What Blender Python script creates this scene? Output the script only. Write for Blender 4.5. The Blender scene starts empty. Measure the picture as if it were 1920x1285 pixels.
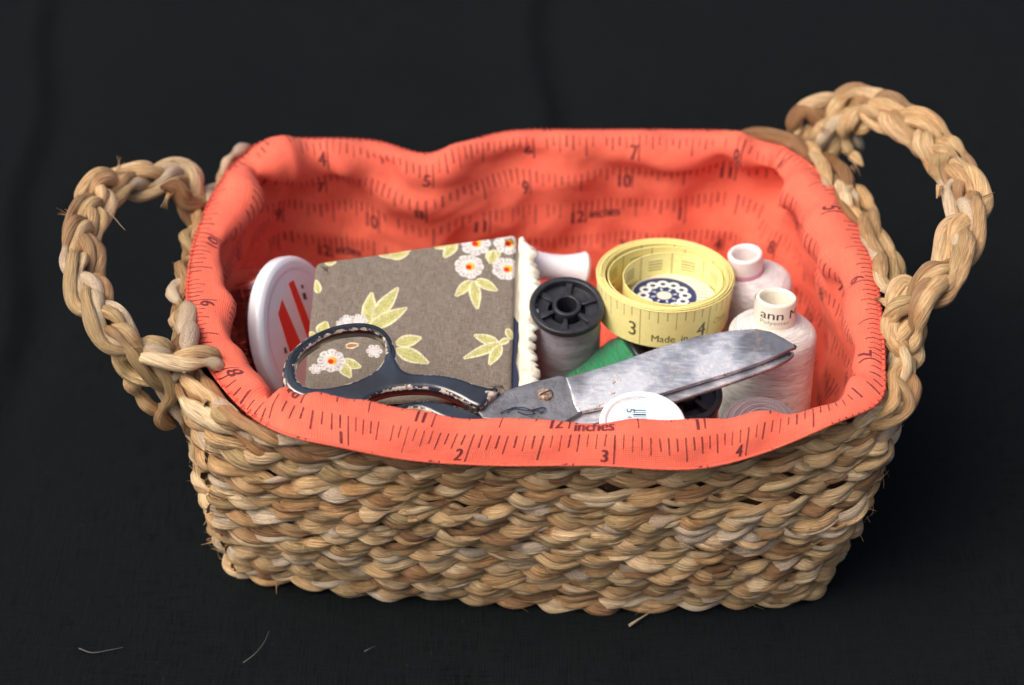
import bpy, math, random
import numpy as np
from mathutils import Vector, noise as mn
from mathutils.geometry import tessellate_polygon
random.seed(7); rng = np.random.default_rng(7)
PI = math.pi
S = 0.01                                   # everything below is authored in centimetres
sc = bpy.context.scene
C = bpy.context.collection

# ------------------------------------------------------------------ camera
PITCH = math.radians(36); DIST = 80.0
CT = np.array([0, 0, 6.5]); CP = CT + DIST*np.array([0, -math.cos(PITCH), math.sin(PITCH)])
cd = bpy.data.cameras.new('camera'); cam = bpy.data.objects.new('camera', cd); C.objects.link(cam)
cam.location = CP*S; cam.rotation_euler = (PI/2-PITCH, 0, 0)
cd.sensor_width = 23.6; cd.lens = 4080/1920*23.6
cd.clip_start = .05; cd.clip_end = 100
cd.dof.use_dof = True; cd.dof.focus_distance = .745; cd.dof.aperture_fstop = 4.8
sc.camera = cam
# ------------------------------------------------------------------ sky and sun (open shade, soft light from above left)
SUN_EL, SUN_AZ = math.radians(56), math.radians(-125)     # azimuth from +Y towards -X is negative
w = bpy.data.worlds.new('World'); sc.world = w; w.use_nodes = True
nt = w.node_tree; bg = nt.nodes['Background']
sky = nt.nodes.new('ShaderNodeTexSky'); sky.sky_type = 'NISHITA'; sky.sun_disc = False
sky.sun_elevation = SUN_EL; sky.sun_rotation = SUN_AZ; sky.dust_density = 5; sky.air_density = .45; sky.ozone_density = .4
nt.links.new(sky.outputs[0], bg.inputs[0]); bg.inputs[1].default_value = .15
sl = bpy.data.lights.new('sun', 'SUN'); sl.energy = 1.5; sl.angle = math.radians(45); sl.color = (1, .93, .84)
so = bpy.data.objects.new('sun', sl); C.objects.link(so)
sd = Vector((math.sin(SUN_AZ)*math.cos(SUN_EL), math.cos(SUN_AZ)*math.cos(SUN_EL), math.sin(SUN_EL)))
so.rotation_euler = sd.to_track_quat('Z', 'Y').to_euler()
so.location = (0, 0, 2)
vs = sc.view_settings; vs.view_transform = 'Standard'; vs.look = 'None'; vs.exposure = 0.45; vs.gamma = 1

# ------------------------------------------------------------------ measuring helpers: a point of the photograph at a known height / depth
FW = np.array([0, math.cos(PITCH), -math.sin(PITCH)]); UP = np.array([0, math.sin(PITCH), math.cos(PITCH)])
def ray(x, y): return FW + np.array([1., 0, 0])*(x-960)/4080 - UP*(y-642.5)/4080
def PZ(x, y, z): d = ray(x, y); return CP + d*(z-CP[2])/d[2]
def PY(x, y, Y): d = ray(x, y); return CP + d*(Y-CP[1])/d[1]
def nrm(v): v = np.asarray(v, float); return v/np.maximum(np.linalg.norm(v, axis=-1, keepdims=True), 1e-9)
class Frame:
    def __init__(s, O, n, ex=(1, 0, 0)):
        s.O = np.asarray(O, float); s.n = nrm(n); ex = np.asarray(ex, float); s.ex = nrm(ex - s.n*(ex@s.n)); s.ey = np.cross(s.n, s.ex)
    def W(s, a, b, c=0.0): return s.O + np.multiply.outer(np.asarray(a, float), s.ex) + np.multiply.outer(np.asarray(b, float), s.ey) + np.multiply.outer(np.asarray(c, float), s.n)
    def px(s, x, y): d = ray(x, y); t = ((s.O-CP)@s.n)/(d@s.n); q = CP+d*t-s.O; return (q@s.ex, q@s.ey)

def cr(P, n, closed=False):
    P = np.asarray(P, float); N = len(P)
    t = np.linspace(0, N if closed else N-1, n, endpoint=not closed)
    i = np.minimum(np.floor(t).astype(int), N-1 if closed else N-2); f = (t-i)[:, None]
    g = (lambda k: P[k % N]) if closed else (lambda k: np.where(((k >= 0) & (k < N))[:, None], P[np.clip(k, 0, N-1)], 2*P[np.clip(k, 0, N-1)]-P[np.clip(2*np.clip(k, 0, N-1)-k, 0, N-1)]))
    a, b, c, d = g(i-1), g(i), g(i+1), g(i+2)
    return .5*(2*b+(c-a)*f+(2*a-5*b+4*c-d)*f*f+(3*b-a-3*c+d)*f**3)
def resample(P, n, closed=False):
    Q = np.vstack([P, P[:1]]) if closed else P
    s = np.r_[0, np.cumsum(np.linalg.norm(np.diff(Q, axis=0), axis=1))]
    t = np.linspace(0, s[-1], n, endpoint=not closed)
    return np.stack([np.interp(t, s, Q[:, k]) for k in range(Q.shape[1])], 1), s[-1]
def sm(x): x = np.clip(x, 0, 1); return x*x*(3-2*x)
def n1(x, seed, sc_=1.0):                       # smooth 1-D noise of an array, -1..1
    x = np.asarray(x, float)*sc_; r = np.random.default_rng(abs(int(seed))+(7919 if seed < 0 else 0)).uniform(-1, 1, 4096)
    i = np.floor(x).astype(int); f = sm(x-i); return r[i % 4096]*(1-f)+r[(i+1) % 4096]*f

# ------------------------------------------------------------------ mesh building
class MB:
    def __init__(s): s.V = []; s.L = []; s.T = []; s.uv = []; s.col = []; s.mi = []; s.n = 0
    def add(s, V, F, uv=None, col=None, mi=0):
        """V (k,3); F list of index lists or (m,q) array; uv per loop (sum,2) or per vertex (k,2)"""
        V = np.asarray(V, float)
        if isinstance(F, np.ndarray): fl = F.reshape(-1); tot = np.full(len(F), F.shape[1])
        else: fl = np.array([i for f in F for i in f], int); tot = np.array([len(f) for f in F], int)
        if uv is None: uv = V[:, :2]
        uv = np.asarray(uv, float)
        if len(uv) == len(V) and len(uv) != len(fl): uv = uv[fl]
        if col is None: col = np.ones((len(V), 4))
        elif np.ndim(col) == 1: col = np.tile(col, (len(V), 1))
        s.V.append(V); s.L.append(fl+s.n); s.T.append(tot); s.uv.append(uv); s.col.append(col); s.mi.append(np.full(len(tot), mi)); s.n += len(V)
    def build(s, name, mats, parent=None, org=(0, 0, 0), smooth=True, flat_angle=None):
        V = (np.vstack(s.V)-np.asarray(org, float))*S; L = np.concatenate(s.L); T = np.concatenate(s.T)
        me = bpy.data.meshes.new(name)
        me.vertices.add(len(V)); me.vertices.foreach_set('co', V.ravel())
        me.loops.add(len(L)); me.loops.foreach_set('vertex_index', L.astype(np.int32))
        me.polygons.add(len(T)); me.polygons.foreach_set('loop_start', np.r_[0, np.cumsum(T)[:-1]].astype(np.int32)); me.polygons.foreach_set('loop_total', T.astype(np.int32))
        me.polygons.foreach_set('material_index', np.concatenate(s.mi).astype(np.int32))
        me.polygons.foreach_set('use_smooth', np.full(len(T), smooth))
        me.update(calc_edges=True)
        ul = me.uv_layers.new(name='UVMap'); ul.data.foreach_set('uv', np.vstack(s.uv).ravel())
        ca = me.color_attributes.new('Col', 'FLOAT_COLOR', 'POINT'); ca.data.foreach_set('color', np.vstack(s.col).ravel())
        me.validate()
        if flat_angle: me.set_sharp_from_angle(angle=math.radians(flat_angle))
        for m in (mats if isinstance(mats, (list, tuple)) else [mats]): me.materials.append(m)
        o = bpy.data.objects.new(name, me); C.objects.link(o)
        if parent is not None: o.parent = parent
        else: o.location = np.asarray(org, float)*S
        return o
def grid(P, UV=None, cu=False, cv=False):
    n, m = P.shape[:2]; I = np.arange(n if cu else n-1); J = np.arange(m if cv else m-1)
    i, j = np.meshgrid(I, J, indexing='ij'); i = i.ravel(); j = j.ravel()
    idx = lambda a, b: (a % n)*m+(b % m)
    F = np.stack([idx(i, j), idx(i+1, j), idx(i+1, j+1), idx(i, j+1)], 1)
    if UV is None:
        a, b = np.meshgrid(np.arange(n+1)/n, np.arange(m+1)/m, indexing='ij'); UV = np.stack([a, b], -1)
    c = np.stack([UV[i, j], UV[i+1, j], UV[i+1, j+1], UV[i, j+1]], 1).reshape(-1, 2)
    return P.reshape(-1, 3), F, c
ORG = {}
def thing(name, label, cat, org, group=None):
    o = bpy.data.objects.new(name, None); C.objects.link(o); o.location = np.asarray(org, float)*S; o.empty_display_size = .01
    o['label'] = label; o['category'] = cat
    if group: o['group'] = group
    return o
def tag(o, label, cat, group=None):
    o['label'] = label; o['category'] = cat
    if group: o['group'] = group
    return o
def tube(mb, P, r, sides=8, col=None, cap=True, flat=1.0, up=(0, 0, 1), uvs=1.0):
    P = np.asarray(P, float); n = len(P); r = np.broadcast_to(np.asarray(r, float), (n,))
    T = nrm(np.gradient(P, axis=0)); U = np.asarray(up, float)
    B = np.cross(T, U); bad = np.linalg.norm(B, axis=1) < .15; B[bad] = np.cross(T[bad], [1, .3, 0]); B = nrm(B); N = np.cross(B, T)
    a = np.arange(sides)*2*PI/sides
    G = P[:, None]+r[:, None, None]*(np.cos(a)[None, :, None]*B[:, None]+flat*np.sin(a)[None, :, None]*N[:, None])
    s = np.r_[0, np.cumsum(np.linalg.norm(np.diff(P, axis=0), axis=1))]*uvs
    UV = np.stack(np.broadcast_arrays(s[:, None], np.arange(sides+1)[None]/sides), -1)
    V, F, uv = grid(G, UV, cv=True)
    if col is not None and np.ndim(col) == 2: col = np.repeat(col, sides, axis=0)
    mb.add(V, F, uv, col)
def lathe(mb, prof, O, axis, n=64, mi=0, ex=(1, 0, 0), wob=None, col=None):
    """prof: (r, h) along axis"""
    f = Frame(O, axis, ex); prof = np.asarray(prof, float); a = np.arange(n)*2*PI/n
    r = np.broadcast_to(prof[:, 0][None], (n, len(prof))); h = prof[:, 1]
    if wob is not None: r = r*(1+wob*np.stack([n1(a*3+k*.7, 5+k) for k in range(len(prof))], 1))
    G = f.W(r*np.cos(a)[:, None], r*np.sin(a)[:, None], np.broadcast_to(h, r.shape))
    l = np.r_[0, np.cumsum(np.linalg.norm(np.diff(prof, axis=0), axis=1))]
    R = prof[:, 0].max()
    UV = np.stack(np.broadcast_arrays((np.arange(n+1)*2*PI/n*R)[:, None], l[None]), -1)
    V, F, uv = grid(G, UV, cu=True)
    mb.add(V, F, uv, col, mi)
def rnd(prof_pts, k=4):
    """round a polyline profile's corners a little"""
    P = np.asarray(prof_pts, float); out = [P[0]]
    for a, b, c in zip(P, P[1:], P[2:]):
        la, lc = np.linalg.norm(a-b), np.linalg.norm(c-b); d = min(la, lc)*.35; d = min(d, .08)
        p, q = b+(a-b)/max(la, 1e-6)*d, b+(c-b)/max(lc, 1e-6)*d
        for t in np.linspace(0, 1, k): out.append((1-t)**2*p+2*t*(1-t)*b+t*t*q)
    out.append(P[-1]); return np.array(out)
def plate(mb, outer, holes, fr, t, bev=.05, z=0.0, mi=0, steps=3, bow=None, edge_w=None):
    """solid plate in frame coordinates, rounded edges; Col.r = edge wear (1 on the edges)"""
    def area(P): return .5*np.sum(P[:, 0]*np.roll(P[:, 1], -1)-np.roll(P[:, 0], -1)*P[:, 1])
    loops = []
    for k, lp in enumerate([outer]+list(holes)):
        lp = np.asarray(lp, float)
        if (area(lp) > 0) != (k == 0): lp = lp[::-1]
        loops.append(lp)
    ew = edge_w or bev*2
    rings = [(bev, -t, .0), (0, -t+bev, .3), (0, -bev, .75)]
    for q in range(1, steps+1):
        a = q/steps*PI/2; rings.append((bev*(1-math.cos(a)), -bev+bev*math.sin(a), 1.0-.5*(q/steps)**2))
    rings += [(bev+ew*.5, 0, .25), (bev+ew, 0, 0)]
    allV = []; tops = []; bots = []; base = 0
    for lp in loops:
        e = nrm(np.roll(lp, -1, 0)-np.roll(lp, 1, 0)); inn = np.stack([-e[:, 1], e[:, 0]], 1)
        G = []; 
        for off, h, wv in rings:
            q = lp+inn*off; hh = h+(bow(q) if bow else 0); G.append(fr.W(q[:, 0], q[:, 1], np.full(len(q), z)+hh))
        G = np.stack(G, 1); n = len(lp)
        wr = np.tile(np.array([r_[2] for r_ in rings]), (n, 1)); col = np.zeros((n*len(rings), 4)); col[:, 0] = wr.ravel(); col[:, 3] = 1
        uvp = np.stack([lp+inn*r_[0]+[0, r_[1]+(0 if r_[1] >= -bev else 0)] for r_ in rings], 1).reshape(-1, 2)
        V, F, _ = grid(G, cu=True); mb.add(V, F, uvp, col, mi)
        tops.append(lp+inn*rings[-1][0]); bots.append(lp+inn*rings[0][0])
    for lps, h, fl in ((tops, 0, False), (bots, -t, True)):
        tri = tessellate_polygon([[Vector((p[0], p[1], 0)) for p in l] for l in lps])
        A = np.vstack(lps); hh = h+(bow(A) if bow else 0)
        F = [list(f) for f in tri]
        def ar(f): a, b, c = A[f[0]], A[f[1]], A[f[2]]; return (b[0]-a[0])*(c[1]-a[1])-(b[1]-a[1])*(c[0]-a[0])
        F = [f if (ar(f) > 0) != fl else f[::-1] for f in F if abs(ar(f)) > 1e-9]
        col = np.zeros((len(A), 4)); col[:, 3] = 1
        mb.add(fr.W(A[:, 0], A[:, 1], np.full(len(A), z)+hh), F, A, col, mi)

# ------------------------------------------------------------------ flat print: a tiny rasteriser that draws into arrays
class Cv:
    def __init__(s, w, h, ppc, bgc): s.ppc = ppc; s.W = int(w*ppc); s.H = int(h*ppc); s.a = np.ones((s.H, s.W, 4), np.float32); s.a[..., :3] = bgc
    def poly(s, pts, c, al=1.0):
        p = np.asarray(pts, float)*s.ppc; x0, y0 = np.floor(p.min(0)).astype(int)-1; x1, y1 = np.ceil(p.max(0)).astype(int)+2
        x0 = max(x0, 0); y0 = max(y0, 0); x1 = min(x1, s.W); y1 = min(y1, s.H)
        if x1 <= x0 or y1 <= y0: return
        acc = np.zeros((y1-y0, x1-x0), np.float32)
        for sx in (.25, .75):
            for sy in (.25, .75):
                X, Y = np.meshgrid(np.arange(x0, x1)+sx, np.arange(y0, y1)+sy); ins = np.zeros(X.shape, bool)
                q = np.roll(p, -1, 0)
                for (ax, ay), (bx, by) in zip(p, q):
                    if ay == by: continue
                    k = ((ay > Y) != (by > Y)) & (X < (bx-ax)*(Y-ay)/(by-ay)+ax); ins ^= k
                acc += ins*.25
        acc = (acc*al)[..., None]; s.a[y0:y1, x0:x1, :3] = s.a[y0:y1, x0:x1, :3]*(1-acc)+np.array(c)*acc
    def line(s, p, q, wd, c, al=1.0):
        p = np.array(p, float); q = np.array(q, float); d = nrm(q-p); m = np.array([-d[1], d[0]])*wd/2
        s.poly([p+m, q+m, q-m, p-m], c, al)
    def disc(s, x, y, r, c, al=1.0, ry=None, n=20):
        a = np.linspace(0, 2*PI, n, endpoint=False); s.poly(np.stack([x+r*np.cos(a), y+(ry or r)*np.sin(a)], 1), c, al)
    def text(s, txt, x, y, h, c, ang=0, wx=1.0, dil=0.0, flip=1, al=1.0):
        for t in glyphs(txt):
            t = t*[wx*h, h*flip]
            R_ = np.array([[math.cos(ang), -math.sin(ang)], [math.sin(ang), math.cos(ang)]])
            for dx in ((0,) if not dil else (-dil, 0, dil)): s.poly((t+[dx, 0])@R_.T+[x, y], c, al)
    def img(s, name, data=False):
        im = bpy.data.images.new(name, s.W, s.H, alpha=False, float_buffer=False)
        if data: im.colorspace_settings.name = 'Non-Color'
        im.pixels.foreach_set(np.clip(s.a, 0, 1).ravel()); im.update(); im.pack(); return im
_gc = {}
def glyphs(txt):
    if txt not in _gc:
        cu = bpy.data.curves.new('t', 'FONT'); cu.body = txt; cu.size = 1.4; cu.resolution_u = 4
        o = bpy.data.objects.new('t', cu); me = bpy.data.meshes.new_from_object(o)
        me.calc_loop_triangles()
        _gc[txt] = [np.array([me.vertices[i].co[:2] for i in t.vertices]) for t in me.loop_triangles]
        bpy.data.objects.remove(o); bpy.data.curves.remove(cu); bpy.data.meshes.remove(me)
    return _gc[txt]

# ------------------------------------------------------------------ material helpers
class Mat:
    def __init__(s, name, rough=.6, base=(.5, .5, .5), spec=.5, metal=0.0):
        s.m = bpy.data.materials.new(name); s.m.use_nodes = True; s.t = s.m.node_tree; s.p = s.t.nodes['Principled BSDF']
        s.p.inputs['Roughness'].default_value = rough; s.p.inputs['Base Color'].default_value = (*base, 1)
        s.p.inputs['Specular IOR Level'].default_value = spec; s.p.inputs['Metallic'].default_value = metal
    def n(s, typ, **kw):
        nd = s.t.nodes.new('ShaderNode'+typ)
        for k, v in kw.items():
            if k in nd.inputs: 
                if hasattr(v, 'node') or isinstance(v, bpy.types.NodeSocket): s.t.links.new(v, nd.inputs[k])
                else: nd.inputs[k].default_value = v
            else: setattr(nd, k, v)
        return nd
    def link(s, a, b): s.t.links.new(a, b)
    def set(s, inp, v):
        if isinstance(v, bpy.types.NodeSocket): s.t.links.new(v, s.p.inputs[inp])
        else: s.p.inputs[inp].default_value = v
    def uv(s, sx=1, sy=1, rot=0):
        a = s.n('TexCoord'); b = s.n('Mapping'); b.inputs['Scale'].default_value = (sx, sy, 1); b.inputs['Rotation'].default_value = (0, 0, rot); s.link(a.outputs['UV'], b.inputs['Vector']); return b.outputs[0]
    def ob(s, sx=1, sy=None, sz=None):
        a = s.n('TexCoord'); b = s.n('Mapping'); sy = sx if sy is None else sy; sz = sx if sz is None else sz
        b.inputs['Scale'].default_value = (100*sx, 100*sy, 100*sz); s.link(a.outputs['Object'], b.inputs['Vector']); return b.outputs[0]
    def noise(s, vec, scale=1.0, detail=3, rough=.5, dist=0.0):
        a = s.n('TexNoise', Scale=scale, Detail=detail, Roughness=rough, Distortion=dist); s.link(vec, a.inputs['Vector']); return a.outputs['Fac']
    def ramp(s, fac, stops, interp='LINEAR'):
        r = s.n('ValToRGB'); r.color_ramp.interpolation = interp; e = r.color_ramp.elements
        while len(e) > 1: e.remove(e[-1])
        e[0].position = stops[0][0]; e[0].color = cc(stops[0][1])
        for p, c in stops[1:]: k = e.new(p); k.color = cc(c)
        s.link(fac, r.inputs[0]); return r.outputs[0]
    def mix(s, f, a, b, mode='MIX'):
        m = s.n('Mix', data_type='RGBA', blend_type=mode)
        for k, v in ((0, f), (6, a), (7, b)):
            if isinstance(v, bpy.types.NodeSocket): s.link(v, m.inputs[k])
            else: m.inputs[k].default_value = cc(v) if k else v
        return m.outputs[2]
    def math(s, op, a, b=0.0, c=0.0):
        m = s.n('Math', operation=op)
        for k, v in enumerate((a, b, c)):
            if isinstance(v, bpy.types.NodeSocket): s.link(v, m.inputs[k])
            else: m.inputs[k].default_value = v
        return m.outputs[0]
    def bump(s, h, dist=.01, strength=1.0, prev=None):
        b = s.n('Bump'); b.inputs['Distance'].default_value = dist*S; b.inputs['Strength'].default_value = strength; s.link(h, b.inputs['Height'])
        if prev is not None: s.link(prev, b.inputs['Normal'])
        s.link(b.outputs[0], s.p.inputs['Normal']); return b.outputs[0]
    def vcol(s): return s.n('VertexColor', layer_name='Col')
    def image(s, im, vec, ext='CLIP'):
        t = s.n('TexImage'); t.image = im; t.extension = ext; s.link(vec, t.inputs['Vector']); return t.outputs['Color']
def cc(c): return (c, c, c, 1) if isinstance(c, (int, float)) else (*c, 1) if len(c) == 3 else c
def lin(r, g, b): return tuple((v/255/12.92 if v/255 <= .04045 else ((v/255+.055)/1.055)**2.4) for v in (r, g, b))

def straw_material():
    m = Mat('dried_seagrass', rough=.42, spec=.6); vc = m.vcol()
    fib = m.noise(m.uv(.10, 1), 9, 5, .68, .3)           # long fibres
    fine = m.noise(m.uv(.08, 1), 30, 3, .6)
    f = m.math('MULTIPLY_ADD', fine, .35, m.math('MULTIPLY', fib, .65))
    tone = m.ramp(f, [(.30, (.26, .19, .13)), (.41, (.72, .66, .57)), (.52, (1.06, 1.05, 1.02)), (.66, (1.5, 1.52, 1.5))])
    base = m.mix(1.0, vc.outputs['Color'], tone, 'MULTIPLY')
    blot = m.noise(m.ob(1), 1.3, 4, .6)
    base = m.mix(m.ramp(blot, [(.5, 0), (.68, .55)]), base, m.mix(1.0, base, (.72, .50, .34), 'MULTIPLY'))
    # pale papery flakes with cross grain
    fl = m.noise(m.uv(5, 1), 9, 2, .5); pal = m.math('MULTIPLY', m.ramp(fl, [(.42, .35), (.55, 1)]), vc.outputs['Alpha'])
    base = m.mix(pal, base, (.78, .64, .46)); m.set('Base Color', base)
    m.set('Roughness', m.ramp(fib, [(.3, .55), (.7, .34)]))
    b = m.bump(fib, .17, 1.0); m.bump(fl, .03, m.math, None) if False else None
    b2 = m.n('Bump'); b2.inputs['Distance'].default_value = .02*S; m.link(fl, b2.inputs['Height']); m.link(vc.outputs['Alpha'], b2.inputs['Strength']); m.link(b, b2.inputs['Normal']); m.link(b2.outputs[0], m.p.inputs['Normal'])
    return m.m
STRAW = straw_material()
PAL = [(.60, .37, .165), (.68, .46, .23), (.48, .27, .115), (.76, .55, .30), (.55, .385, .18), (.33, .165, .065), (.63, .41, .195), (.45, .28, .13), (.82, .62, .37), (.46, .32, .145), (.25, .125, .05), (.70, .49, .27)]
def blade_cols(s, seed, lo=1.8, hi=5.0, warm=0.0, pale=.13):
    """colour along a strand, one tone for each leaf laid into it (RGB, A = papery)"""
    r = random.Random(seed); out = np.zeros((len(s), 4)); x = s[0]-r.random()*hi; cuts = []
    while x < s[-1]+1: e = x+r.uniform(lo, hi); cuts.append((x, e)); x = e
    dip = np.ones(len(s))
    for a, b in cuts:
        k = (s >= a) & (s < b); c = np.array(r.choice(PAL))*r.uniform(.88, 1.14); c = c*np.array([1+warm*.12, 1, 1-warm*.1])
        out[k, :3] = c; out[k, 3] = r.uniform(.7, 1) if r.random() < pale else 0
        dip *= 1-.48*np.exp(-((s-a)/.32)**2)
    return out, dip
def strand(mb, P, N, wid, thk, seed, sides=12, tw=.25, warm=0.0, pale=.13, cap=0.0, rid=.05, colo=None):
    """leaf strand along P (n,3); N preferred outward normal; wid/thk half sizes (arrays ok)"""
    n = len(P); T = nrm(np.gradient(P, axis=0)); N = nrm(N-T*np.sum(N*T, 1, keepdims=True)); B = np.cross(T, N)
    s = np.r_[0, np.cumsum(np.linalg.norm(np.diff(P, axis=0), axis=1))]
    col, dip = blade_cols(s, seed, warm=warm, pale=pale)
    if colo is not None: col = colo(col)
    wid = np.broadcast_to(wid, (n,))*dip*(1+.14*n1(s, seed+1, .8)); thk = np.broadcast_to(thk, (n,))*dip*(1+.18*n1(s, seed+2, .9))
    tws = tw*n1(s, seed+3, .35)*2
    if cap: k = sm(s/cap)*sm((s[-1]-s)/cap); k = .12+.88*np.sqrt(k); wid = wid*k; thk = thk*k
    a = np.arange(sides)*2*PI/sides
    rr = 1+rid*np.stack([n1(s*.8+q*17.3, seed+10+q) for q in range(sides)], 1)+rid*.9*np.cos(a*5+seed)[None]*(1+.5*n1(s, seed+4, .6))[:, None]-.10*np.exp(-((np.mod(a[None]-1.57-.9*n1(s, seed+5, .3)[:, None]+PI, 2*PI)-PI)/.22)**2)
    A = a[None]+0*tws[:, None]
    x = wid[:, None]*np.cos(A)*rr; y = thk[:, None]*np.sign(np.sin(A))*np.abs(np.sin(A))**1.35*rr
    ct, st = np.cos(tws)[:, None], np.sin(tws)[:, None]
    X = x*ct-y*st; Y = x*st+y*ct
    G = P[:, None]+X[..., None]*B[:, None]+Y[..., None]*N[:, None]
    circ = 2*PI*.4
    UV = np.stack(np.broadcast_arrays((s+seed*3.1)[:, None]-.25*np.arange(sides+1)[None]/sides*0, (np.arange(sides+1)/sides*circ+seed*1.7)[None]+.12*s[:, None]*tw*2), -1)
    V, F, uv = grid(G, UV, cv=True); mb.add(V, F, uv, np.repeat(col, sides, 0))

# ================================================================== THE CLOTH UNDER THE BASKET
def black_cloth():
    xs = np.r_[-160, -120, -80, np.arange(-50, 50.1, .5), 80, 120, 160]; ys = np.r_[-60, -45, np.arange(-30, 75.1, .5), 110, 160, 220]
    X, Y = np.meshgrid(xs, ys, indexing='ij'); Z = np.zeros_like(X)
    def crease(x0, y0, x1, y1, w_, h, asym=0.0):
        d = np.array([x1-x0, y1-y0], float); Ln = np.linalg.norm(d); d /= Ln; t = (X-x0)*d[0]+(Y-y0)*d[1]; q = (X-x0)*-d[1]+(Y-y0)*d[0]
        q = q+.35*np.sin(t*.35)
        env = sm((t+4)/8)*sm((Ln+4-t)/8)
        return env*h*(np.exp(-(q/w_)**2)+asym*np.tanh(q/w_)*np.exp(-(q/(w_*4))**2))
    a = PZ(1018, 250, 0); b = PZ(1000, -40, 0); Z += crease(a[0], a[1]-4, b[0], b[1]+10, .45, .30, 1.1)
    a = PZ(60, 520, 0); b = PZ(95, -30, 0); Z += crease(a[0], a[1]-8, b[0], b[1], .45, .30, .9)
    a = PZ(60, 560, 0); Z += crease(a[0]-1, a[1]-14, a[0], a[1]+2, .6, .12, .6)
    a = PZ(1110, 1280, 0); b = PZ(1125, 1180, 0); Z += crease(a[0], a[1]-6, b[0], b[1], .8, .12, .5)
    Z += crease(24, -10, 30, 30, 1.2, .25, .5)
    nz = np.array([[mn.noise(Vector((x*.09, y*.07, 0)))*.34+mn.noise(Vector((x*.03, y*.03, 4)))*.5+mn.noise(Vector((x*.35, y*.12, 9)))*.035 for y in ys] for x in xs])
    Z += nz; foot = np.exp(-((X/15)**2+((Y-.5)/11)**2)**3); Z = Z*(1-foot)-.02*foot
    P = np.stack([X, Y, Z], -1); V, F, _ = grid(P)
    mb = MB(); mb.add(V, F, V[:, :2])
    m = Mat('black_cotton', rough=.9, spec=.04)
    wv = m.n('TexWave', wave_type='BANDS', bands_direction='X', Scale=6.0, Distortion=1.0, Detail=1.0); m.link(m.uv(1, 1), wv.inputs['Vector'])
    wv2 = m.n('TexWave', wave_type='BANDS', bands_direction='Y', Scale=6.0, Distortion=1.0, Detail=1.0); m.link(m.uv(1, 1), wv2.inputs['Vector'])
    h = m.math('MULTIPLY', wv.outputs['Fac'], wv2.outputs['Fac'])
    slub = m.noise(m.uv(6, .5), 1.6, 4, .6); slub2 = m.noise(m.uv(.5, 6), 1.6, 4, .6)
    sl_ = m.math('ADD', slub, slub2)
    big = m.noise(m.uv(1, 1), .12, 3, .55)
    c = m.mix(m.ramp(sl_, [(.7, 0), (1.25, 1)]), (.0016, .0024, .0027), (.0078, .0098, .0105))
    c = m.mix(m.ramp(big, [(.35, 0), (.7, .8)]), c, (.0062, .0082, .0090))
    lint = m.n('TexVoronoi', feature='F1', Scale=1.1); m.link(m.uv(1, 1), lint.inputs['Vector'])
    c = m.mix(m.ramp(lint.outputs['Distance'], [(0, .5), (.028, .35), (.034, 0)]), c, (.10, .10, .10))
    m.set('Base Color', c); m.p.inputs['Sheen Weight'].default_value = .004; m.p.inputs['Sheen Roughness'].default_value = .5
    m.bump(h, .02, .9, m.bump(sl_, .07, .9))
    o = mb.build('ground_cloth', m.m); o['kind'] = 'structure'; return o
black_cloth()

# ================================================================== BASKET OUTLINES
ST = [(395,765,9.0),(480,800,9.0),(640,812,9.1),(800,808,9.2),(960,805,9.2),(1120,812,9.2),(1280,812,9.2),(1420,800,9.2),(1560,785,9.1),(1665,755,9.0),(1695,690,9.1),(1700,610,9.2),(1670,520,9.3),(1625,425,9.3),(1560,345,9.3),(1500,290,9.3),(1400,258,9.2),(1250,262,9.0),(1100,262,9),(960,262,9),(860,285,9),(790,295,9),(690,280,9),(590,275,9),(490,290,9.1),(420,340,9.2),(368,430,9.2),(345,530,9.2),(345,620,9.1),(355,700,9.0)]
R0 = np.array([PZ(*s) for s in ST]); NS = len(ST)
R0[0, 2] = 8.7; R0[1:9, 2] = 8.15; R0[9, 2] = 8.7; R0[17:24, 2] = 8.2; R0[16, 2] = 8.9; R0[24, 2] = 8.6; R0[25, 2] = 8.9; R0[17:24, 1] -= .25; R0[1:9, 1] += .30
B0 = np.array([(-9.6,-5.4),(-8.3,-5.9),(-5.4,-6.5),(-2.7,-6.8),(0,-7.0),(2.7,-7.2),(5.4,-7.3),(7.8,-7.2),(9.8,-6.9),(11.0,-6.2),(11.6,-4.6),(11.9,-2.3),(11.9,.2),(11.7,3),(11.0,5.8),(10.1,7.6),(8.4,8.7),(5.7,9),(2.8,9),(0,9),(-2.1,8.9),(-3.4,8.9),(-5.4,8.8),(-7.3,8.4),(-8.9,7.4),(-9.9,5.7),(-10.4,3),(-10.5,0),(-10.4,-2.3),(-10.2,-4.2)])
B0 = np.c_[B0, np.full(NS, .45)]; B0[[0, 29, 28, 27], 0] -= .35
HEM = [(455,765,9.0),(530,812,'f'),(640,838,'f'),(770,862,'f'),(930,872,'f'),(1110,872,'f'),(1290,879,'f'),(1420,852,'f'),(1560,795,'f'),(1648,752,9.4),(1657,680,9.6),(1652,600,9.8),(1640,510,9.9),(1610,425,9.9),(1560,350,9.9),(1490,290,9.9),(1400,252,9.8),(1250,246,9.6),(1100,246,9.6),(960,248,9.6),(860,272,9.5),(793,290,9.4),(700,266,9.5),(585,262,9.5),(492,268,9.6),(425,325,9.6),(375,420,9.7),(352,530,9.7),(360,620,9.6),(392,690,9.4)]
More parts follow.
